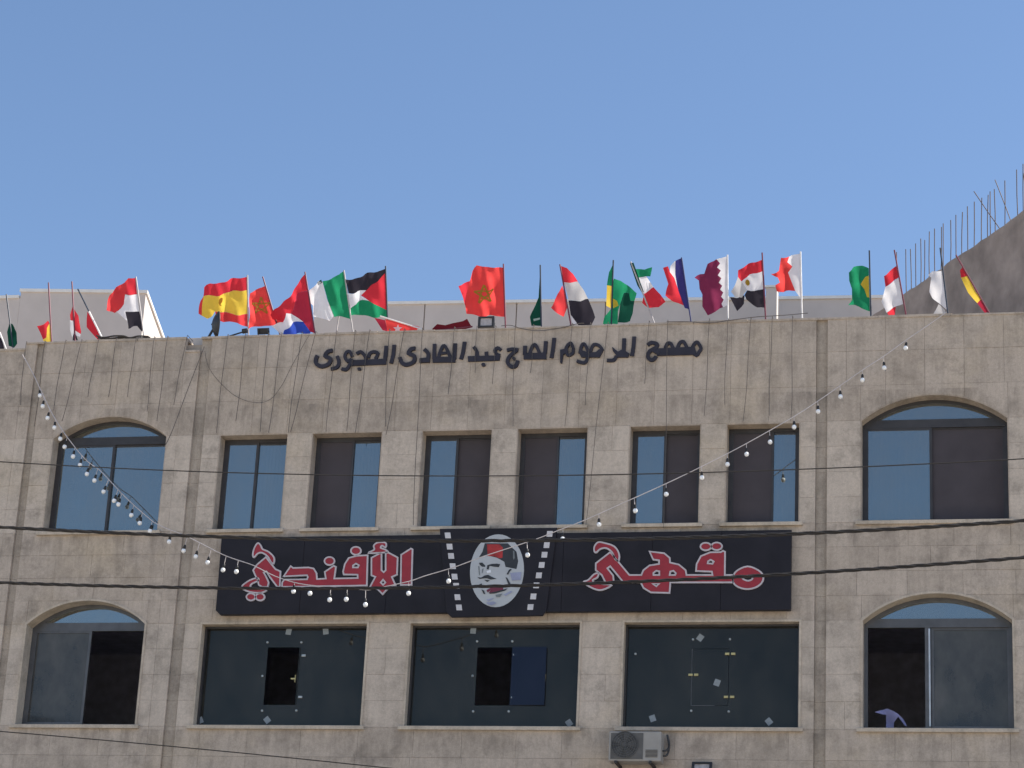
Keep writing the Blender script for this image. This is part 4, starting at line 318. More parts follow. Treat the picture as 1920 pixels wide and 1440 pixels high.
def cdt(loops, spacing=None):
    """triangles of a polygon with holes, optionally with a grid of inner points"""
    pts, edges, k = [], [], 0
    for lp in loops:
        n = len(lp); dl = []
        for i in range(n):
            a, b = Vector(lp[i]), Vector(lp[(i+1) % n]); m = max(1, int((b-a).length/spacing)) if spacing else 1
            dl += [a.lerp(b, j/m) for j in range(m)]
        edges += [(k+i, k+(i+1) % len(dl)) for i in range(len(dl))]; pts += dl; k += len(dl)
    if spacing:
        xs = [p[0] for p in loops[0]]; zs = [p[1] for p in loops[0]]
        def inside(x, z):
            c = False
            for i in range(len(loops[0])):
                x1, z1 = loops[0][i]; x2, z2 = loops[0][i-1]
                if (z1 > z) != (z2 > z) and x < (x2-x1)*(z-z1)/(z2-z1)+x1: c = not c
            return c
        x = min(xs)+spacing*.5
        while x < max(xs):
            z = min(zs)+spacing*.5
            while z < max(zs):
                if inside(x, z): pts.append(Vector((x+spacing*.13*math.sin(z*91), z+spacing*.13*math.cos(x*77))))
                z += spacing
            x += spacing
    r = delaunay_2d_cdt(pts, edges, [], 2 if len(loops) > 1 else 1, 1e-5)
    return r[0], [f for f in r[2] if len(f) == 3]
def inside_poly(lp, x, z):
    c = False
    for i in range(len(lp)):
        x1, z1 = lp[i]; x2, z2 = lp[i-1]
        if (z1 > z) != (z2 > z) and x < (x2-x1)*(z-z1)/(z2-z1)+x1: c = not c
    return c
def plate(mb, loops, y0, y1, mi=0):
    """a solid plate cut to an outline with holes: front at y0, back at y1"""
    v, tris = cdt(loops)
    ok = []
    for t in tris:
        cx = sum(v[i][0] for i in t)/3; cz = sum(v[i][1] for i in t)/3
        if inside_poly(loops[0], cx, cz) and not any(inside_poly(h, cx, cz) for h in loops[1:]): ok.append(t)
    n = len(v); vv = [(p[0], y0, p[1]) for p in v]+[(p[0], y1, p[1]) for p in v]
    cnt = {}
    for t in ok:
        for i in range(3): e = (t[i], t[(i+1) % 3]); cnt[e] = cnt.get(e, 0)+1
    f = [tuple(t) for t in ok]+[tuple(i+n for i in t[::-1]) for t in ok]
    f += [(e[1], e[0], e[0]+n, e[1]+n) for e in cnt if (e[1], e[0]) not in cnt]
    mb.add(vv, f, mi); return mb
def band(pts, wd, closed):
    """mitred left and right edges of a stroke along a polyline"""
    P = [Vector(p) for p in pts]; n = len(P); a, b = [], []
    for i in range(n):
        p0 = P[i-1] if (i > 0 or closed) else None; p1 = P[(i+1) % n] if (i < n-1 or closed) else None
        d0 = (P[i]-p0).normalized() if p0 is not None else (p1-P[i]).normalized()
        d1 = (p1-P[i]).normalized() if p1 is not None else d0
        n0 = Vector((-d0.y, d0.x)); n1 = Vector((-d1.y, d1.x)); m_ = n0+n1
        m_ = m_.normalized() if m_.length > 1e-4 else n0
        k = wd/max(0.55, m_.dot(n0)); a.append(tuple(P[i]+m_*k)); b.append(tuple(P[i]-m_*k))
    return a, b
def stroke(mb, pts, wd, y0, y1, closed=False, mi=0):
    a, b = band(pts, wd, closed)
    if closed: return mb.ring(a, b, y0, y1, mi)
    n = len(a); v = [(x, y0, z) for x, z in a+b]+[(x, y1, z) for x, z in a+b]; f = []
    for i in range(n-1):
        f += [(i, i+1, n+i+1, n+i), (2*n+i, 3*n+i, 3*n+i+1, 2*n+i+1), (i, 2*n+i, 2*n+i+1, i+1), (n+i, n+i+1, 3*n+i+1, 3*n+i)]
    f += [(0, n, 3*n, 2*n), (n-1, 3*n-1, 4*n-1, 2*n-1)]
    return mb.add(v, f, mi)
def smooth_line(pts, k=4):
    P = [Vector(p) for p in pts]; out = []
    for i in range(len(P)-1):
        p0, p1, p2, p3 = P[max(i-1, 0)], P[i], P[i+1], P[min(i+2, len(P)-1)]
        for j in range(k):
            t = j/k; out.append(0.5*((2*p1)+(p2-p0)*t+(2*p0-5*p1+4*p2-p3)*t*t+(3*p1-p0-3*p2+p3)*t**3))
    return out+[P[-1]]

def closed_smooth(p, k=3):
    q = smooth_line([p[-1]]+list(p)+[p[0], p[1]], k); return [tuple(v) for v in q[k:-k-1]]
# ------------------------------------------------------------------ ground
MB().box(-2500, 2500, -2500, 2500, -0.5, -0.012).build('ground', EARTH)['kind'] = 'structure'
MB().box(-300, 300, -11, -4, -0.3, 0.0).build('road', ASPHALT)['kind'] = 'structure'
MB().box(-300, 300, -4, -0.0, -0.3, 0.13).build('pavement', PAVING)['kind'] = 'structure'
mb = MB()
for i in range(-20, 20): mb.box(i*6, i*6+3, -7.57, -7.43, -0.1, 0.004)
mb.build('road_marking', PAINT)['kind'] = 'structure'

# ------------------------------------------------------------------ the building
XL, XR, ZB, ZT, YB = -24.0, 11.5, 7.35, 15.62, 14.5
BLD = root('stone_building', 'stone clad building with arched end windows under a row of flags', 'building', (-8.5, 0, 0))
GR = GROOVE
def arch_fn(o):
    if len(o) < 5: return None
    xl, xr, zb, zt, h = o; hw = (xr-xl)/2; R = (hw*hw+h*h)/(2*h); xc = (xl+xr)/2; zc = zt+h-R
    return lambda x, d=0.0: zc+math.sqrt(max(0.0, (R-d)**2-min(hw, abs(x-xc))**2))
def outline(o, d=0.0, na=18):
    xl, xr, zb, zt = o[:4]; a = arch_fn(o); p = [(xl+d, zb+d), (xr-d, zb+d)]
    if a is None: return p+[(xr-d, zt-d), (xl+d, zt-d)]
    return p+[((xr-d)+(xl-xr+2*d)*i/na, a((xr-d)+(xl-xr+2*d)*i/na, d)) for i in range(na+1)]
OPS = list(OPEN.values())
def clip_cell(a, b, z0, z1):
    """solid pieces of the cell [a,b] x [z0,z1] outside every opening"""
    out = []
    mid = (a+b)/2; cover = sorted([o for o in OPS if o[0] < mid < o[1]], key=lambda o: o[2])
    spans = []; z = z0; fz = None
    for o in cover:
        hi = o[3]+(o[4] if len(o) > 4 else 0)
        if hi <= z0: continue
        if o[2] >= z1: break
        if o[2] > z: spans.append((z, o[2], fz))
        fz = arch_fn(o); z = max(z0, o[3])
        if z >= z1: break
    if z < z1: spans.append((z, z1, fz))
    for s0, s1, f in spans:
        if s1-s0 < 0.012: continue
        if f is None: out.append([(a, s0), (b, s0), (b, s1), (a, s1)]); continue
        k = max(3, int((b-a)/0.06)); xs = [a+(b-a)*i/k for i in range(k+1)]; run = []
        for x in xs:
            zb_ = max(f(x), s0)
            if zb_ < s1-0.004: run.append((x, zb_))
            else:
                if len(run) > 1: out.append(run+[(run[-1][0], s1), (run[0][0], s1)])
                run = []
        if len(run) > 1: out.append(run+[(run[-1][0], s1), (run[0][0], s1)])
    return out
edges = sorted(set([XL, XR]+[x for o in OPS for x in o[:2]]+[x for g in GR for x in g]))
edges = [x for i, x in enumerate(edges)]
# the backing wall, holes left for every opening
mb = MB()
for a, b in zip(edges[:-1], edges[1:]):
    for poly in clip_cell(a, b, ZB, 15.55): mb.prism(poly, 0.07, 0.34)
mb.box(XL, XR, 0.02, 0.34, 0.1, ZB)
mb.box(XL, XL+0.3, 0.34, YB, 0.1, 15.5); mb.box(XR-0.3, XR, 0.34, YB, 0.1, 15.5); mb.box(XL, XR, YB, YB+0.3, 0.1, 15.5)
mb.build('wall', MORTAR, BLD)
mb = MB()
for z in (8.35, 11.55): mb.box(XL+0.3, XR-0.3, 0.34, YB, z, z+0.25)
mb.box(XL+0.3, XR-0.3, 5.2, 5.4, 8.6, 11.55); mb.box(XL+0.3, XR-0.3, 5.2, 5.4, 11.8, 14.7)
for x in (-13.75, -9.98, -6.70, -3.2): mb.box(x-0.08, x+0.08, 0.34, 5.2, 8.6, 11.55); mb.box(x-0.08, x+0.08, 0.34, 5.2, 11.8, 14.7)
mb.build('interior', INTERIOR, BLD)
MB().box(XL+0.3, XR-0.3, 0.34, YB, 14.7, 14.95).build('roof', CONCRETE, BLD)

# stone slabs: rows aligned with sills, heads and springing lines, each slab its own piece
RZ = [ZB, 7.78, 8.22, 8.68, 9.146, 9.56, 9.973, 10.386, 10.799, 11.18, 11.56, 11.94, 12.321, 12.728, 13.136, 13.543, 13.95, 14.52, 15.09]
def top_of(x):
    if x < -16.70: return 15.52
    if -13.86 < x < -13.605: return 15.40
    return 15.63
CUT = [-16.70, -13.86]
slabs = []
for r in range(len(RZ)):
    z0 = RZ[r]; top = r == len(RZ)-1; z1 = None if top else RZ[r+1]
    step = 0.60 if r >= 16 else random.choice((0.72, 0.80, 0.66))
    off = 0.0 if r >= 16 else (0.35 if r % 2 else 0.0)+random.uniform(-.05, .05)
    xs = []; x = XL+off
    while x < XR: xs.append(x); x += step*(1 if r >= 16 else random.uniform(0.85, 1.18))
    zz = z0 if z1 is None else z1
    hard = [e for o in OPS for e in o[:2] if o[2]-0.02 < (z0+zz)/2 < o[3]+(0.5 if len(o) > 4 else 0)]+[g for q in GR for g in q]+CUT+[XL, XR]
    xs = sorted(hard+[x for x in xs if all(abs(x-h) > 0.24 for h in hard)])
    for a, b in zip(xs[:-1], xs[1:]):
        if b-a < 0.02: continue
        t1 = top_of((a+b)/2) if z1 is None else z1
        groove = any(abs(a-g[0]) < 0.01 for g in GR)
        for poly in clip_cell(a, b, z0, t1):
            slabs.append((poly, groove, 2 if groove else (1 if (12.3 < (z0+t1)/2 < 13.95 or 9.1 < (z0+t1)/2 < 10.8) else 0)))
def slab_poly(poly, j=0.0012):
    n = len(poly); cx = sum(p[0] for p in poly)/n; x0 = min(p[0] for p in poly); x1 = max(p[0] for p in poly)
    z0 = min(p[1] for p in poly); z1 = max(p[1] for p in poly)
    return [(min(max(x, x0+j), x1-j), min(max(z, z0+j), z1-j)) for x, z in poly]
def area(p): return abs(sum(p[i-1][0]*p[i][1]-p[i][0]*p[i-1][1] for i in range(len(p))))/2
def seen(p):
    xs = [q[0] for q in p]; zs = [q[1] for q in p]
    if max(xs) < -16.9 or min(xs) > -0.2 or max(zs) < 8.4: return False
    return not (min(xs) > -12.6 and max(xs) < -3.6 and min(zs) > 10.85 and max(zs) < 12.1)
slabs.sort(key=lambda s: -(area(s[0])*(1 if seen(s[0]) else 0.001)))
rest = MB()
SM = [STONE, STONE_PALE, STONE_GROOVE]
for k, (poly, groove, mi) in enumerate(slabs):
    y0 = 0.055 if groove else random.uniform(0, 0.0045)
    p = slab_poly(poly)
    if k < 296 and seen(poly): MB().prism(p, y0, 0.085, cham=0.0012).build('stone_slab', SM[mi], BLD)
    else: rest.prism(p, y0, 0.085, mi, cham=0.0012)
o = rest.build('stone_slab', SM, BLD); o['kind'] = 'stuff'
MB().box(-13.98, -13.45, 0.38, 0.75, 14.95, 15.80, bev=.01).build('roof_kerb', RENDERED, BLD)
# coping along the parapet top
x = XL
while x < XR-0.02:
    b = min(x+random.uniform(0.85, 1.15), XR)
    for c in (-16.70, -13.86, -13.605):
        if x < c-0.02 < b: b = c
    z = top_of((x+b)/2)
    MB().box(x+0.003, b-0.003, -0.012, 0.36, z-0.004+random.uniform(-.002, .002), z+0.035+random.uniform(-.010, .008), bev=0.004).build('coping_stone', STONE, BLD)
    x = b

# ---- windows
def quad(name, mats, par, x0, x1, z0, z1, y, tilt=0.0):
    return MB().box(x0, x1, y, y+0.008, z0, z1).build(name, mats, par)
def window(key, kind):
    o = OPEN[key]; xl, xr, zb, zt = o[:4]; f = arch_fn(o)
    dep = {'u': 0.27, 'l': 0.27, 'b': 0.17}[kind]; fw = 0.055 if kind != 'b' else 0.03
    outer, inner = outline(o, 0.0), outline(o, fw)
    lower = kind in 'lb'
    mb = MB(); t_ = 0.022 if lower else 0.018
    mb.ring(outline(o, t_), outline(o, t_+fw), dep-0.03, dep+0.03)
    il, ir, ib = xl+t_+fw, xr-t_-fw, zb+t_+fw; it = zt-t_-fw if f is None else zt-0.06
    if f is not None: mb.box(xl+t_+fw*.5, xr-t_-fw*.5, dep-0.036, dep+0.034, zt-0.06, zt+0.075)
    W_ = mb.build('window', FRAME_GREY if key in ('LL', 'LR') else FRAME, BLD)
    # stone lining of the opening, a little proud of the wall
    MB().ring(outline(o, -0.012 if lower else -0.002), outline(o, t_), -0.014 if lower else 0.006, dep+0.02).build('surround', TRIM if lower else STONE, W_)
    MB().box(xl-0.07, xr+0.05, -0.055, dep-0.04, zb-0.045, zb+0.012, bev=0.005).build('sill', TRIM, W_)
    if f is not None:
        a, n = t_+fw*.6, 18
        arc = [(xl+a+(xr-xl-2*a)*i/n, f(xl+a+(xr-xl-2*a)*i/n, a)) for i in range(n+1)]
        arc = [(x, max(z, zt+0.06)) for x, z in arc]
        MB().prism(arc+[(xr-a, zt+0.05), (xl+a, zt+0.05)], dep-0.004, dep+0.004).build('fanlight_pane', GLASS, W_)
    return W_, (il, ir, ib, it), dep
def leaf(W_, x0, x1, z0, z1, y, mat, name='sash', fr=None, sw=0.04):
    fr = fr or FRAME
    MB().ring([(x0, z0), (x1, z0), (x1, z1), (x0, z1)], [(x0+sw, z0+sw), (x1-sw, z0+sw), (x1-sw, z1-sw), (x0+sw, z1-sw)], y-0.015, y+0.015).build(name, fr, W_)
    dx = random.uniform(-.003, .003)
    MB().add([(x0+sw*.7, y+dx, z0+sw*.7), (x1-sw*.7, y-dx, z0+sw*.7), (x1-sw*.7, y-dx, z1-sw*.7), (x0+sw*.7, y+dx, z1-sw*.7),
              (x0+sw*.7, y+.006+dx, z0+sw*.7), (x1-sw*.7, y+.006-dx, z0+sw*.7), (x1-sw*.7, y+.006-dx, z1-sw*.7), (x0+sw*.7, y+.006+dx, z1-sw*.7)],
             [(0, 1, 2, 3), (7, 6, 5, 4), (0, 4, 5, 1), (1, 5, 6, 2), (2, 6, 7, 3), (3, 7, 4, 0)]).build('insect_screen' if mat is SCREEN else 'pane', mat, W_)
SPL = {'UL': ('g', 'g', .50), 'UR': ('g', 's', .47), 'W1': ('g', 'g', .50), 'W2': ('s', 'g', .54), 'W3': ('g', 's', .46), 'W4': ('s', 'g', .54),
       'W5': ('g', 's', .47), 'W6': ('s', 'g', .62), 'LL': ('d', None, .50), 'LR': (None, 'd', .46)}
for key, (a, b, fr) in SPL.items():
    W_, (x0, x1, z0, z1), dep = window(key, 'l' if key in ('LL', 'LR') else 'u')
    xm = x0+(x1-x0)*fr
    for c, p, q, yy in ((a, x0-.01, xm+.02, dep-.012), (b, xm-.02, x1+.01, dep+.014)):
        if c: leaf(W_, p, q, z0-.01, z1+.01, yy+(0.0 if c != 's' else 0.003), {'g': GLASS, 's': SCREEN, 'd': GLASS_GREY}[c], fr=FRAME_GREY if c == 'd' else None, sw=0.03 if c == 's' else 0.04)
    for c, p, q in ((a, x0, xm), (b, xm, x1)):
        if c == 'g' and random.random() < 0.8:
            full = random.uniform(0.55, 1.0); s0 = p+.03+(q-p-.06)*(1-full)*random.random(); s1 = s0+(q-p-.06)*full; nn = 40; ph_ = random.random()*6
            cv = [(s0+(s1-s0)*i/nn, dep+.16+.03*math.sin(i*1.15+ph_)+.012*math.sin(i*2.7), z) for z in (z0+.02, z1-.01) for i in range(nn+1)]
            mk('curtain', cv, [(i, i+1, nn+2+i, nn+1+i) for i in range(nn)], CURTAIN, W_, smooth=True)
    if key == 'LR':
        MB().box(xm-0.11, xm-0.03, dep-0.03, dep+0.03, z0, z1).build('stile', FRAME_GREY, W_)
        MB().box(xm-0.055, xm-0.03, dep-0.045, dep-0.031, z0+.02, z1-.02).build('stile', ALU, W_)
for key in ('B1', 'B2', 'B3'):
    W_, (x0, x1, z0, z1), dep = window(key, 'b'); g = GLASS_TABLE[key]
    hx = [p[0] for p in g['hatch']]; hz = [p[1] for p in g['hatch']]
    h0, h1 = (hx[0]+hx[3])/2, (hx[1]+hx[2])/2; k0, k1 = (hz[2]+hz[3])/2, (hz[0]+hz[1])/2
    y = 0.2
    hole = [(h0, k0), (h1, k0), (h1, k1), (h0, k1)]
    mb = MB(); plate(mb, [[(x0-.02, z0-.02), (x1+.02, z0-.02), (x1+.02, z1+.02), (x0-.02, z1+.02)], hole], y, y+0.01)
    mb.build('pane', GLASS_DARK, W_)
    if key == 'B3':
        MB().box(h0+.006, h1-.006, y, y+.01, k0+.006, k1-.006).build('hatch', GLASS_DARK, W_)
        mb = MB(); mb.box(h0-.004, h0+.004, y-.004, y-.001, k0, k1); mb.box(h0, h1-.2, y-.004, y-.001, k0-.004, k0+.004); mb.build('hatch_edge', FRAME_GREY, W_)
    else:
        ang = math.radians(-172 if key == 'B2' else -80); wd = h1-h0; hy = -0.012
        ux, uy = -math.cos(ang), abs(math.sin(ang))*(1 if key == 'B1' else -1)
        if key == 'B1': ux, uy = 0.12, 0.99
        v = []
        for t in (0.004, 0.010):
            for s, z in ((0, k0), (wd, k0), (wd, k1), (0, k1)): v.append((h1+ux*s-uy*t, y+hy-t*0.9+uy*s*(1 if key == 'B1' else 0.25), z))
        MB().add(v, [(0, 1, 2, 3), (7, 6, 5, 4), (0, 4, 5, 1), (1, 5, 6, 2), (2, 6, 7, 3), (3, 7, 4, 0)]).build('hatch', GLASS_LEAF if key == 'B2' else GLASS_DARK, W_)
    for x, z, rot in g['stick']:
        c, s = math.cos(math.radians(-rot)), math.sin(math.radians(-rot)); q = [(-.045, -.05), (.045, -.05), (.045, .05), (-.045, .05)]
        MB().prism([(x+a*c-b*s, z+a*s+b*c) for a, b in q], y-0.003, y-0.0008).build('sticker', STICKER, W_)
    for x, z in g['dot']: MB().prism([(x+.019*math.cos(i*math.pi/5), z+.019*math.sin(i*math.pi/5)) for i in range(10)], y-0.02, y-0.001, cham=.004).build('glass_bolt', STEEL, W_)
    for i, (x, z) in enumerate(g['hinge']): MB().box(x-.033, x+.033, y-0.022, y-0.001, z-.018, z+.018, bev=.004).build('hinge', BRASS if key == 'B3' else STEEL, W_)
    for x, z in g['handle']:
        mb = MB(); mb.box(x-.04, x+.03, y-0.03, y-0.016, z-.012, z+.012, bev=.003); mb.tube([(x+.03, y-.022, z-.06), (x+.035, y-.022, z+.06)], .009); mb.build('handle', BRASS, W_)

# ---- raised black lettering over the parapet
LT = root('wall_lettering', 'black Arabic lettering fixed along the parapet above the middle windows', 'lettering', (-8, 0, 15.2))
for nm, parts in TEXT:
    mb = MB(); k = 0
    for kd, p, wd in parts:
        y0 = -0.03-0.0016*k; k += 1
        if kd == 's': stroke(mb, [tuple(q) for q in smooth_line(p, 3)], wd*0.575, y0, 0.004)
        else: plate(mb, [p], y0, 0.004)
    o = mb.build('word', LETTER, LT)

# ---- cafe sign
SG = root('cafe_sign', 'wide black cafe sign with red and white Arabic lettering and a portrait', 'sign', (-7.7, 0, 10.98))
(lt, rt, rb, lb, lc) = SIGN
def along(a, b, x): return a[1]+(b[1]-a[1])*(x-a[0])/(b[0]-a[0])
cuts = [lt[0]+(rt[0]-lt[0])*k for k in (0, 0.153, 0.306, 0.46, 0.613, 0.766, 0.883, 1)]
for k, (a, b) in enumerate(zip(cuts[:-1], cuts[1:])):
    g0, g1 = (0 if k == 0 else .0016), (0 if k == 6 else .0016)
    p = [(a+g0, along(lt, rt, a)), (b-g1, along(lt, rt, b)), (b-g1, along(lb, rb, b)), (a+g0, along(lb, rb, a))]
    if k == 0: p = [lt, p[1], p[2], (lb[0], lb[1]), lc]
    MB().prism(p, -0.15-random.uniform(0, .002), -0.06, cham=0.003).build('panel_sheet', SIGN_BLACK, SG)
MB().prism([(lt[0]+.06, lt[1]-.04), (rt[0]-.04, rt[1]-.04), (rb[0]-.04, rb[1]+.04), (lb[0]+.06, lb[1]+.05)], -0.059, 0.004).build('back_frame', LAMP_BLACK, SG)
CP_ = MB().prism(SIGNC, -0.19, -0.151, cham=0.006).build('centre_panel', SIGN_BLACK, SG)
for p in PERF: MB().prism(p, -0.1945, -0.189).build('film_perforation', WHITE_EDGE, CP_)
MB().prism(OVAL, -0.196, -0.189).build('oval_plate', PRINT['print_pale'], CP_)
mb = MB(); used = []
for i, (c, p) in enumerate(FACE):
    if c not in used: used.append(c)
    plate(mb, [p], -0.1975-0.0006*i, -0.1962-0.0006*i, used.index(c))
mb.build('portrait_print', [PRINT[c] for c in used], CP_)
for wordname, word in (('left_word', WORDL), ('right_word', WORDR)):
    for nm, loops in word:
        if nm in ('meem', 'ya_flourish', 'ya_tail', 'hamza'): loops = [closed_smooth(q) for q in loops]
        mb = MB(); plate(mb, loops, -0.168, -0.149); o = mb.build('letter', RED_FACE, SG)
        if nm == 'dot': o.name = 'letter_dot'
        mb = MB()
        for lp in loops: stroke(mb, lp, 0.0122, -0.175, -0.151, True)
        mb.build('outline', OUTLINE, o)

# ------------------------------------------------------------------ things on the roof
p0, p1, p2, q0, q1 = [Vector(p) for p in PENT]
PH = root('rooftop_penthouse', 'pale rendered rooftop block with a sunlit right side behind the left flags', 'building', (-18.2, 5.2, 14.95))
def slab3(mb, pts, z0, z1, mi=0):
    n = len(pts); v = [(x, y, z0) for x, y in pts]+[(x, y, z1) for x, y in pts]
    mb.add(v, [list(range(n))[::-1], [i+n for i in range(n)]]+[(i, (i+1) % n, n+(i+1) % n, n+i) for i in range(n)], mi); return mb
zt = q0.z
slab3(MB(), [(q0.x, 5.0), (p1.x, p1.y), (p2.x-0.6, 9.5), (q0.x, 9.5)], 14.95, zt-0.05).build('wall', RENDERED, PH)
slab3(MB(), [(q0.x-.02, 4.97), (p1.x+.04, p1.y-.03), (p2.x-0.56, 9.53), (q0.x-.02, 9.53)], zt-0.05, zt+0.012).build('coping', SUNLIT_COPING, PH)
slab3(MB(), [(-23.5, 5.0), (q0.x-.003, 5.0), (q0.x-.003, 9.4), (-23.5, 9.4)], 14.95, q1.z-0.05).build('lower_wall', RENDERED, PH)
slab3(MB(), [(-23.5, 4.97), (q0.x-.024, 4.97), (q0.x-.024, 9.43), (-23.5, 9.43)], q1.z-0.05, q1.z+0.01).build('coping', SUNLIT_COPING, PH)
r0, r1 = Vector(REAR[0]), Vector(REAR[1])
RW = root('rear_parapet_wall', 'long pale rendered wall along the back of the roof behind the flags', 'wall', (-8.6, 9.3, 14.95))
xs = [r0.x]+REARJ+[r1.x+2.2]
fy = lambda x: r0.y+(r1.y-r0.y)*(x-r0.x)/(r1.x-r0.x)
for a, b in zip(xs[:-1], xs[1:]):
    slab3(MB(), [(a+.012, fy(a)), (b-.012, fy(b)), (b-.012, fy(b)+.3), (a+.012, fy(a)+.3)], 14.95, r0.z-0.05).build('wall_panel', RENDERED, RW)
slab3(MB(), [(xs[0]+.02, fy(xs[0])+.03), (xs[-1]-.02, fy(xs[-1])+.03), (xs[-1]-.02, fy(xs[-1])+.29), (xs[0]+.02, fy(xs[0])+.29)], 14.95, r0.z-0.06).build('wall_core', MORTAR, RW)
slab3(MB(), [(xs[0]-.02, fy(xs[0])-.04), (xs[-1], fy(xs[-1])-.04), (xs[-1], fy(xs[-1])+.34), (xs[0]-.02, fy(xs[0])+.34)], r0.z-0.05, r0.z+0.012).build('coping', SUNLIT_COPING, RW)
bx = [p[0] for p in BOX]; bz = [p[1] for p in BOX]
VT = root('roof_vent', 'small cream vent box rising beside the rear roof wall', 'vent', ((bx[0]+bx[1])/2, 8.7, 14.95))
MB().box(bx[0], bx[1], 8.6, 8.85, 14.95, bz[0]-.03, bev=.01).build('shaft', RENDERED, VT)
MB().box(bx[0]-.02, bx[1]+.02, 8.57, 8.88, bz[0]-.03, bz[0]+.015, bev=.005).build('cap', SUNLIT_COPING, VT)
# unfinished concrete storey with starter bars
c0, c1 = Vector(CONC[0]), Vector(CONC[1]); cd = (c1-c0).normalized(); cn = Vector((cd.y, -cd.x, 0))
if cn.x < 0: cn = -cn
CB = root('concrete_storey', 'bare grey concrete storey with rusty starter bars at the right end', 'building', (0.5, 5, 14.95))
e1 = c1+cd*3.0; e0 = c0-cd*1.5
n = 44; v = []; random.seed(11)
for i in range(n+1):
    p = e0.lerp(e1, i/n); j = random.uniform(-.018, .022)
    v += [(p.x, p.y, 14.95), (p.x, p.y, c0.z+j), ((p+cn*.3).x, (p+cn*.3).y, c0.z+j*.6), ((p+cn*.3).x, (p+cn*.3).y, 14.95)]
f = [(4*i+k, 4*i+(k+1) % 4, 4*i+4+(k+1) % 4, 4*i+4+k) for i in range(n) for k in range(4)]+[(0, 1, 2, 3), (4*n+3, 4*n+2, 4*n+1, 4*n)]
mk('wall', v, f, CONCRETE, CB)
slab3(MB(), [((e0+cn*.3).x, (e0+cn*.3).y), ((e1+cn*.3).x, (e1+cn*.3).y), ((e1+cn*5).x, (e1+cn*5).y), ((e0+cn*5).x, (e0+cn*5).y)], c0.z-.35, c0.z-.02).build('roof_slab', CONCRETE, CB)
slab3(MB(), [((e1+cn*.31).x, (e1+cn*.31).y), ((e1+cn*4.69).x, (e1+cn*4.69).y), ((e1+cn*4.69-cd*.25).x, (e1+cn*4.69-cd*.25).y), ((e1+cn*.31-cd*.25).x, (e1+cn*.31-cd*.25).y)], 14.95, c0.z-.36).build('end_wall', CONCRETE, CB)
slab3(MB(), [((e0+cn*4.7).x, (e0+cn*4.7).y), ((e1+cn*4.7).x, (e1+cn*4.7).y), ((e1+cn*5).x, (e1+cn*5).y), ((e0+cn*5).x, (e0+cn*5).y)], 14.95, c0.z-.35).build('far_wall', CONCRETE, CB)
for a, b in REBAR:
    a, b = Vector(a)+cn*.12, Vector(b)+cn*.12; b = b+(b-a).normalized()*.1
    MB().tube([a, a.lerp(b, .5)+Vector((random.uniform(-.008, .008), 0, 0)), b], 0.0088, 6).build('rebar', RUST, CB)

# ---- satellite dish seen nearly edge on
d = DISH; R_ = (d[0][1]-d[1][1])/2; dc = Vector((d[0][0], 0.17, (d[0][1]+d[1][1])/2))
SD = root('satellite_dish', 'dark satellite dish seen edge on at the parapet under the yellow striped flag', 'dish', (dc.x, 0.17, 15.63))
ax = Vector((0.88, 0.47, 0.05)).normalized(); sx = ax.cross(Vector((0, 0, 1))).normalized(); sz = sx.cross(ax)
v, f = [], []; nu, nr = 22, 5
for side, th in ((0, 0.0), (1, 0.012)):
    v.append(dc-ax*(0.09+th))
    for i in range(1, nr+1):
        r = R_*i/nr
        v += [dc+ax*(0.09*(i/nr)**2-0.09-th)+sx*r*math.cos(2*math.pi*j/nu)+sz*r*math.sin(2*math.pi*j/nu) for j in range(nu)]
S1 = 1+nr*nu
for j in range(nu):
    k = (j+1) % nu
    for o_ in (0, S1):
        f.append((o_, o_+1+j, o_+1+k))
        for i in range(nr-1): a = o_+1+i*nu; f.append((a+j, a+nu+j, a+nu+k, a+k))
    a = 1+(nr-1)*nu; f.append((a+j, S1+a+j, S1+a+k, a+k))
mk('dish', v, f, LAMP_BLACK, SD, smooth=True)
b0 = Vector((d[2][0], .19, d[2][1])); b1 = Vector((d[3][0], .2, d[3][1]-.06))
MB().tube([dc-ax*.1, b0, b1], .022, 8).ball(b0, .05, .05).build('bracket', LAMP_BLACK, SD)
a0 = Vector((d[4][0]-.04, .17, d[4][1]-.01)); a1 = Vector((d[5][0], .17, d[5][1]))
MB().tube([a0-(a1-a0)*.4, a0, a1], .014, 8).build('feed_arm', LAMP_BLACK, SD)
MB().tube([a1-Vector((.05, 0, 0)), a1+Vector((.03, 0, .01))], .042, 10).build('feed_horn', LAMP_BLACK, SD)

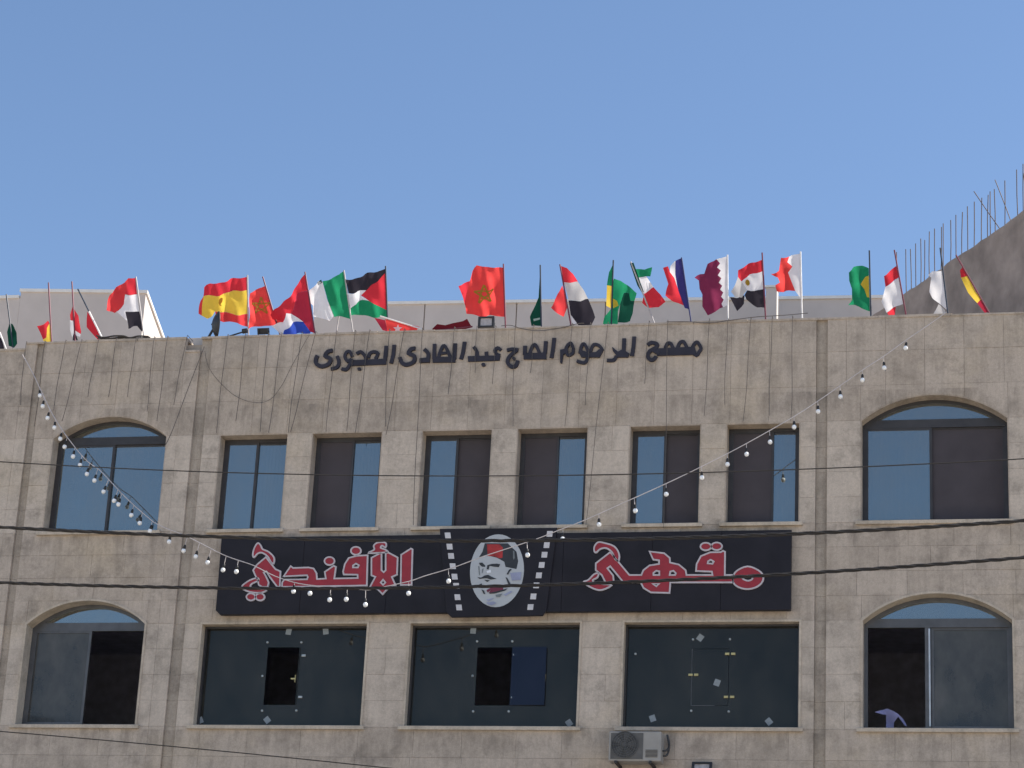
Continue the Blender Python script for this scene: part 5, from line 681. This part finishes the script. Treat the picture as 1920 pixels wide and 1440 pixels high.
# ---- floodlights
def flood(label, t, y, tilt, dark=False):
    x0, x1, z1, z0 = t[0][0], t[1][0], t[0][1], t[3][1]; zc = (z0+z1)/2
    F_ = root('floodlight', label, 'floodlight', ((x0+x1)/2, y, z0-.05), 'floodlights on the facade')
    hw, hh = (x1-x0)/2, (z1-z0)/2; xc = (x0+x1)/2; T_ = math.radians(tilt)
    def tr(x, yy, z): return (xc+x, y+yy*math.cos(T_)-z*math.sin(T_), zc+z*math.cos(T_)+yy*math.sin(T_))
    def bx_(x0_, x1_, y0_, y1_, z0_, z1_, nm, m_):
        vv = [tr(x, yy, z) for x in (x0_, x1_) for yy in (y0_, y1_) for z in (z0_, z1_)]
        return MB().add(vv, [(0, 1, 3, 2), (4, 6, 7, 5), (0, 4, 5, 1), (2, 3, 7, 6), (0, 2, 6, 4), (1, 5, 7, 3)]).build(nm, m_, F_)
    bx_(-hw*.92, hw*.92, .03, .09, -hh*.9, hh*.9, 'body', LAMP_BLACK)
    fr = MB(); o_ = [(-hw, -hh), (hw, -hh), (hw, hh), (-hw, hh)]; i_ = [(x*.74, z*.72) for x, z in o_]; fr.ring(o_, i_, -.01, .03)
    mk('bezel', [tr(*p) for p in fr.v], fr.f, LAMP_BLACK, F_)
    bx_(-hw*.76, hw*.76, .012, .02, -hh*.76, hh*.76, 'lens', LAMP_BLACK if dark else LAMP_GLASS)
    MB().tube([tr(-hw*.98, .05, 0), (xc-hw*.98, y+.05, z0-.06), (xc+hw*.98, y+.05, z0-.06), tr(hw*.98, .05, 0)], .010, 6).build('bracket', LAMP_BLACK, F_)
flood('square floodlight with pale lens on the parapet below the gold star flag', LAMP, 0.2, 0)
flood('small dark floodlight on the parapet right of the satellite dish', LAMP2, 0.2, 25, True)
flood('floodlight on the wall just right of the air conditioner at the bottom edge', LAMP3, -0.15, -25)

# ---- flags
def star(cx, cz, r, n=5, rot=0.0): return [(cx+r*math.sin(2*math.pi*i/n+rot), cz+r*math.cos(2*math.pi*i/n+rot)) for i in range(n)]
for i, fl in enumerate(FLAGS):
    Y = fl['y']; (ax_, az), (bx_, bz_) = fl['pole']; top = Vector((ax_, Y, az)); bot = Vector((bx_, Y, bz_)); flat = fl.get('flat')
    dirn = (bot-top).normalized(); end = bot if flat else bot+dirn*0.35
    FR = root('flag', fl['label'], 'flag', end, 'flags along the parapet')
    mats = [POLE[fl['pc']], POLE['pole_dark']]; mb = MB()
    if fl.get('tip'):
        m_ = top.lerp(end, fl['tip']); mb.tube([top, m_], .013, 7, 1); mb.tube([m_, end], .016, 7, 0)
    else: mb.tube([top+dirn*-.01, end], .0125, 7)
    mb.build('pole', mats, FR)
    if 'pole2' in fl:
        (a, b), (c, d_) = fl['pole2']; MB().tube([(a, Y+.05, b), (c, Y+.05, d_-.3)], .012, 6).build('stay_rod', POLE['pole_grey'], FR)
    ph = i*1.37
    def disp(x, z, lay=0.0):
        t = dirn; px = (Vector((x, Y, z))-top); perp = (px-t*px.dot(t)).length
        g = min(1.0, perp/0.22)*(0.35 if flat else 1.0); s = 1 if x < top.x else -1
        u = perp*1.0; vv = -px.dot(t)
        wv = 0.05*math.sin(u*13+vv*3.0+ph)+0.022*math.sin(u*27-vv*7+ph*2)+0.012*math.sin(vv*17+u*5+ph)
        return Y+g*wv+lay
    mb = MB(); used = []
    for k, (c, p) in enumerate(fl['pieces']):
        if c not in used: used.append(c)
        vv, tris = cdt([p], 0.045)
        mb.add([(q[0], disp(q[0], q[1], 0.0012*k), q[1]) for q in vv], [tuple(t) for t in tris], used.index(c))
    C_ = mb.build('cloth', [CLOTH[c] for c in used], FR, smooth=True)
    def emblem(loops, c, lay):
        m2_ = MB()
        for p in loops:
            vv, tris = cdt([p], 0.03); m2_.add([(q[0], disp(q[0], q[1], lay), q[1]) for q in vv], [tuple(t) for t in tris])
        m2_.build('emblem', CLOTH[c], C_, smooth=True)
    if 'emb' in fl: emblem([fl['emb'][1]], fl['emb'][0], -0.010)
    if 'star' in fl:
        cx, cz, r, c = fl['star']; s_ = star(cx, cz, r, rot=-.1); loops = []
        for q in range(5):
            a, b = Vector(s_[q]), Vector(s_[(q+2) % 5]); nn = Vector((-(b-a).y, (b-a).x)).normalized()*r*.085
            loops.append([tuple(a+nn), tuple(b+nn), tuple(b-nn), tuple(a-nn)])
        m2_ = MB()
        for q, p in enumerate(loops):
            vv, tris = cdt([p], 0.03); m2_.add([(w_[0], disp(w_[0], w_[1], -0.010-.001*q), w_[1]) for w_ in vv], [tuple(t) for t in tris])
        m2_.build('emblem', CLOTH[c], C_, smooth=True)
    if 'solidstar' in fl:
        cx, cz, r, c = fl['solidstar']; o_ = star(cx, cz, r); n_ = star(cx, cz, r*.42, rot=math.pi/5); emblem([[q for pr in zip(o_, n_) for q in pr]], c, -0.012)

# ---- wires hanging down the wall
random.seed(5)
def below(x):
    names = {'UL': 'upper left arched window', 'W1': 'first rectangular window', 'W2': 'second rectangular window', 'W3': 'third rectangular window',
             'W4': 'fourth rectangular window', 'W5': 'fifth rectangular window', 'W6': 'sixth rectangular window'}
    for k, nm in names.items():
        if OPEN[k][0]-.05 <= x <= OPEN[k][1]+.05: return 'above the '+nm
    ks = list(names); c = sorted(ks, key=lambda k: OPEN[k][0])
    if x < OPEN['UL'][0]: return 'left of the upper left arched window'
    for p, q in zip(c[:-1], c[1:]):
        if OPEN[p][1] < x < OPEN[q][0]: return 'over the pier left of the '+names[q]
    return 'right of the sixth rectangular window'
places = {}
for i, wq in enumerate(WIRES): places.setdefault(below(wq[1][0]), []).append(i)
NTH = ['first', 'second', 'third', 'fourth', 'fifth', 'sixth', 'seventh', 'eighth', 'ninth']
ORD = {1: 'single', 2: 'left of two', 3: 'left middle right'}
def nth(mem, i):
    k, n = mem.index(i), len(mem)
    if n == 1: return ''
    if n == 2: return ('left', 'right')[k]+' of the two '
    if n == 3: return ('left', 'middle', 'right')[k]+' of the three '
    return NTH[k]+' from the left '
for i, ((x0, z0), (x1, z1)) in enumerate(WIRES):
    pl = below(x1); mem = places[pl]; long = z1 < 13.0
    lab = ('long dark wire, ' if long else 'dark hanging wire, ')+nth(mem, i)+pl
    side = 'left wing' if x0 < -13.5 else 'middle'
    r = 0.0052 if x0 < -9 else 0.0042
    pts = [(x0+(x1-x0)*t+0.012*math.sin(t*7+x0*9)*t, -0.055 if t > 0 else 0.0, z0+(z1-z0)*t) for t in [i/9 for i in range(10)]]
    pts = [(x0, 0.25, z0+.05), (x0, -0.03, z0+.055)]+pts[1:]
    tag(MB().tube(pts, r, 5).build('hanging_wire', WIRE), lab, 'wire', 'wires hanging from the parapet, '+side)
tag(MB().tube(smooth_line([(x, -0.05, z) for x, z in SLANT]), .006, 6).build('slanting_wire', WIRE), 'dark wire slanting from the parapet notch down to the upper left arched window', 'wire')
tag(MB().tube(smooth_line([(x, -0.05, z) for x, z in LOOP]), .0042, 6).build('looped_wire', WIRE), 'thin wire sagging in a loop below the parapet left of the black lettering', 'wire')

for pts, r, lab in ((SAG1, .006, 'short wire drooping over the parapet edge under the tight dark green flag'), (SAG2, .006, 'long wire lying along the parapet edge under the maroon and eagle flags')):
    tag(MB().tube(smooth_line([(x, -0.035, z) for x, z in pts]), r, 6).build('sagging_wire', WIRE), lab, 'wire')
random.seed(21)
mb = MB()
for k in range(3):
    P = [(x, 0.02+.05*k+random.uniform(-.02, .02), z+random.uniform(-.005, .03)) for x, z in BUNDLE]
    mb.tube(smooth_line(P), .014, 6)
tag(mb.build('cable_bundle', CABLE_BLACK), 'tangle of black cable lying on the parapet in front of the penthouse', 'cable')
# ---- string of bulbs
ST = root('string_lights', 'pale string of white bulbs slung in a V from both parapet ends across the sign', 'string lights', tuple(STRING[0]))
MB().tube(smooth_line(STRING, 3), 0.0072, 6).build('cable', STRINGM, ST)
sm = MB().tube([(0, 0, 0.0), (0, 0, -0.05)], [0.016, 0.021], 8).add([], []); sb = sm
random.seed(3)
sock_me = bpy.data.meshes.new('socket'); mb_ = MB().tube([(0, 0, 0), (0, 0, -.02), (0, 0, -.075)], [.010, .020, .023], 8); sock_me.from_pydata(mb_.v, [], mb_.f); sock_me.materials.append(SOCKET)
bulb_me = bpy.data.meshes.new('bulb'); mb_ = MB().ball((0, 0, -.028), .036, .040, 12, 8); bulb_me.from_pydata(mb_.v, [], mb_.f); bulb_me.materials.append(BULB)
for me in (sock_me, bulb_me): me.polygons.foreach_set('use_smooth', [True]*len(me.polygons))
for a, b in BULBS:
    a, b = Vector(a), Vector(b); d = (b-a); ln = max(d.length, .06); dn = d.normalized()
    pos = b-dn*(0.075+0.026)
    if ln > 0.115:
        so_ = link('socket', sock_me, ST, pos)
    else: so_ = link('socket', sock_me, ST, a); pos = a
    q = (-dn).to_track_quat('Z', 'Y'); so_.rotation_mode = 'QUATERNION'; so_.rotation_quaternion = q
    bo = bpy.data.objects.new('bulb', bulb_me); COL.objects.link(bo); bo.parent = so_; bo.location = (0, 0, -.07)
    if (pos-a).length > .03:
        MB().tube([a, pos], .005, 5).build('drop_wire', STRINGM, ST)

# ---- street cables
for k, (pts, lab) in enumerate(zip(CABLE, ('thick twisted black cable crossing just below the upper window sills', 'thick twisted black cable crossing the middle of the cafe sign'))):
    P = smooth_line(pts, 6); mb = MB(); L_ = 0.0; ln = [0.0]
    for a, b in zip(P[:-1], P[1:]): L_ += (b-a).length; ln.append(L_)
    for s in range(3):
        mb.tube([p+Vector((0, math.cos(l*9+s*2.094), math.sin(l*9+s*2.094)))*.0135 for p, l in zip(P, ln)], .0125, 6)
    tag(mb.build('street_cable', CABLE_BLACK), lab, 'cable', 'cables strung across the street front')
for pts, lab, r in zip(THIN, ('thin dark wire stretched straight across the upper row of windows', 'thin wire running down to the right along the bottom left corner'), (.0085, .0085)):
    tag(MB().tube(smooth_line(pts, 3), r, 6).build('thin_cable', CABLE_BLACK), lab, 'cable', 'cables strung across the street front')

# ---- air conditioner
x0, x1, z1, z0 = AC[0][0], AC[1][0], AC[0][1], AC[2][1]; fc = Vector((AC[4][0], -.42, AC[4][1])); fr_ = AC[5][0]-AC[4][0]
A_ = root('air_conditioner', 'grey outdoor air conditioner unit on brackets under the right big window', 'air conditioner', ((x0+x1)/2, 0, z0))
mb = MB().box(x0, x1, -.40, -.12, z0, z1, bev=.018); mb.build('casing', AC_WHITE, A_)
MB().box(x0+.03, x1-.27, -.408, -.401, z0+.03, z1-.03).build('fan_panel', simple('ac_fan_panel', (0.11, 0.105, 0.10), .6), A_)
cir = lambda r, n=28: [(fc.x+r*math.cos(2*math.pi*i/n), fc.z+r*math.sin(2*math.pi*i/n)) for i in range(n)]
MB().prism(cir(fr_), -.412, -.4085).build('fan_recess', AC_DARK, A_)
mb = MB()
for k in range(5):
    an = 2*math.pi*k/5; c, s = math.cos(an), math.sin(an)
    mb.prism([(fc.x+c*.03-s*.02, fc.z+s*.03+c*.02), (fc.x+c*fr_*.9-s*.07, fc.z+s*fr_*.9+c*.07), (fc.x+c*fr_*.93+s*.03, fc.z+s*fr_*.93-c*.03), (fc.x+c*.03+s*.02, fc.z+s*.03-c*.02)], -.417, -.4135)
mb.build('fan', simple('ac_fan', (0.085, 0.083, 0.083), .5), A_)
mb = MB()
for k in range(1, 7): r = fr_*k/6; mb.ring(cir(r), cir(r-.006), -.428, -.422)
for k in range(8): an = math.pi*k/8; c, s = math.cos(an)*fr_, math.sin(an)*fr_; mb.tube([(fc.x-c, -.430, fc.z-s), (fc.x+c, -.430, fc.z+s)], .003, 5)
mb.build('fan_grille', simple('ac_grille', (0.12, 0.12, 0.12), .5), A_)
mb = MB()
for k in range(6): mb.box(x1-.23, x1-.05, -.407, -.401, z0+.06+k*.02, z0+.07+k*.02)
mb.build('vent_slots', AC_DARK, A_)
for x in (x0+.12, x1-.15): MB().box(x-.02, x+.02, -.46, -.0, z0-.04, z0-.004).box(x-.02, x+.02, -.03, -.001, z0-.3, z0-.041).build('bracket', LAMP_BLACK, A_)
for k in (0, 1): MB().tube(smooth_line([(x1-.01, -.2-k*.05, z0+.12+k*.06), (x1+.06, -.18-k*.05, z0+.14+k*.06), (x1+.07, -.08, z0+.3), (x1+.03, -.03, z1+.02)]), .016, 8).build('pipe', AC_DARK, A_)

# ---- cloth in the lower right window
vv, tris = cdt([CLOTHPTS], 0.03)
mb = MB(); mb.add([(p[0], 0.5+0.05*math.sin(p[0]*16+p[1]*5)+.02*math.sin(p[1]*23), p[1]) for p in vv], [tuple(t) for t in tris])
tag(mb.build('draped_cloth', PALE_CLOTH, smooth=True), 'pale blue cloth hung in the open half of the lower right arched window', 'cloth')
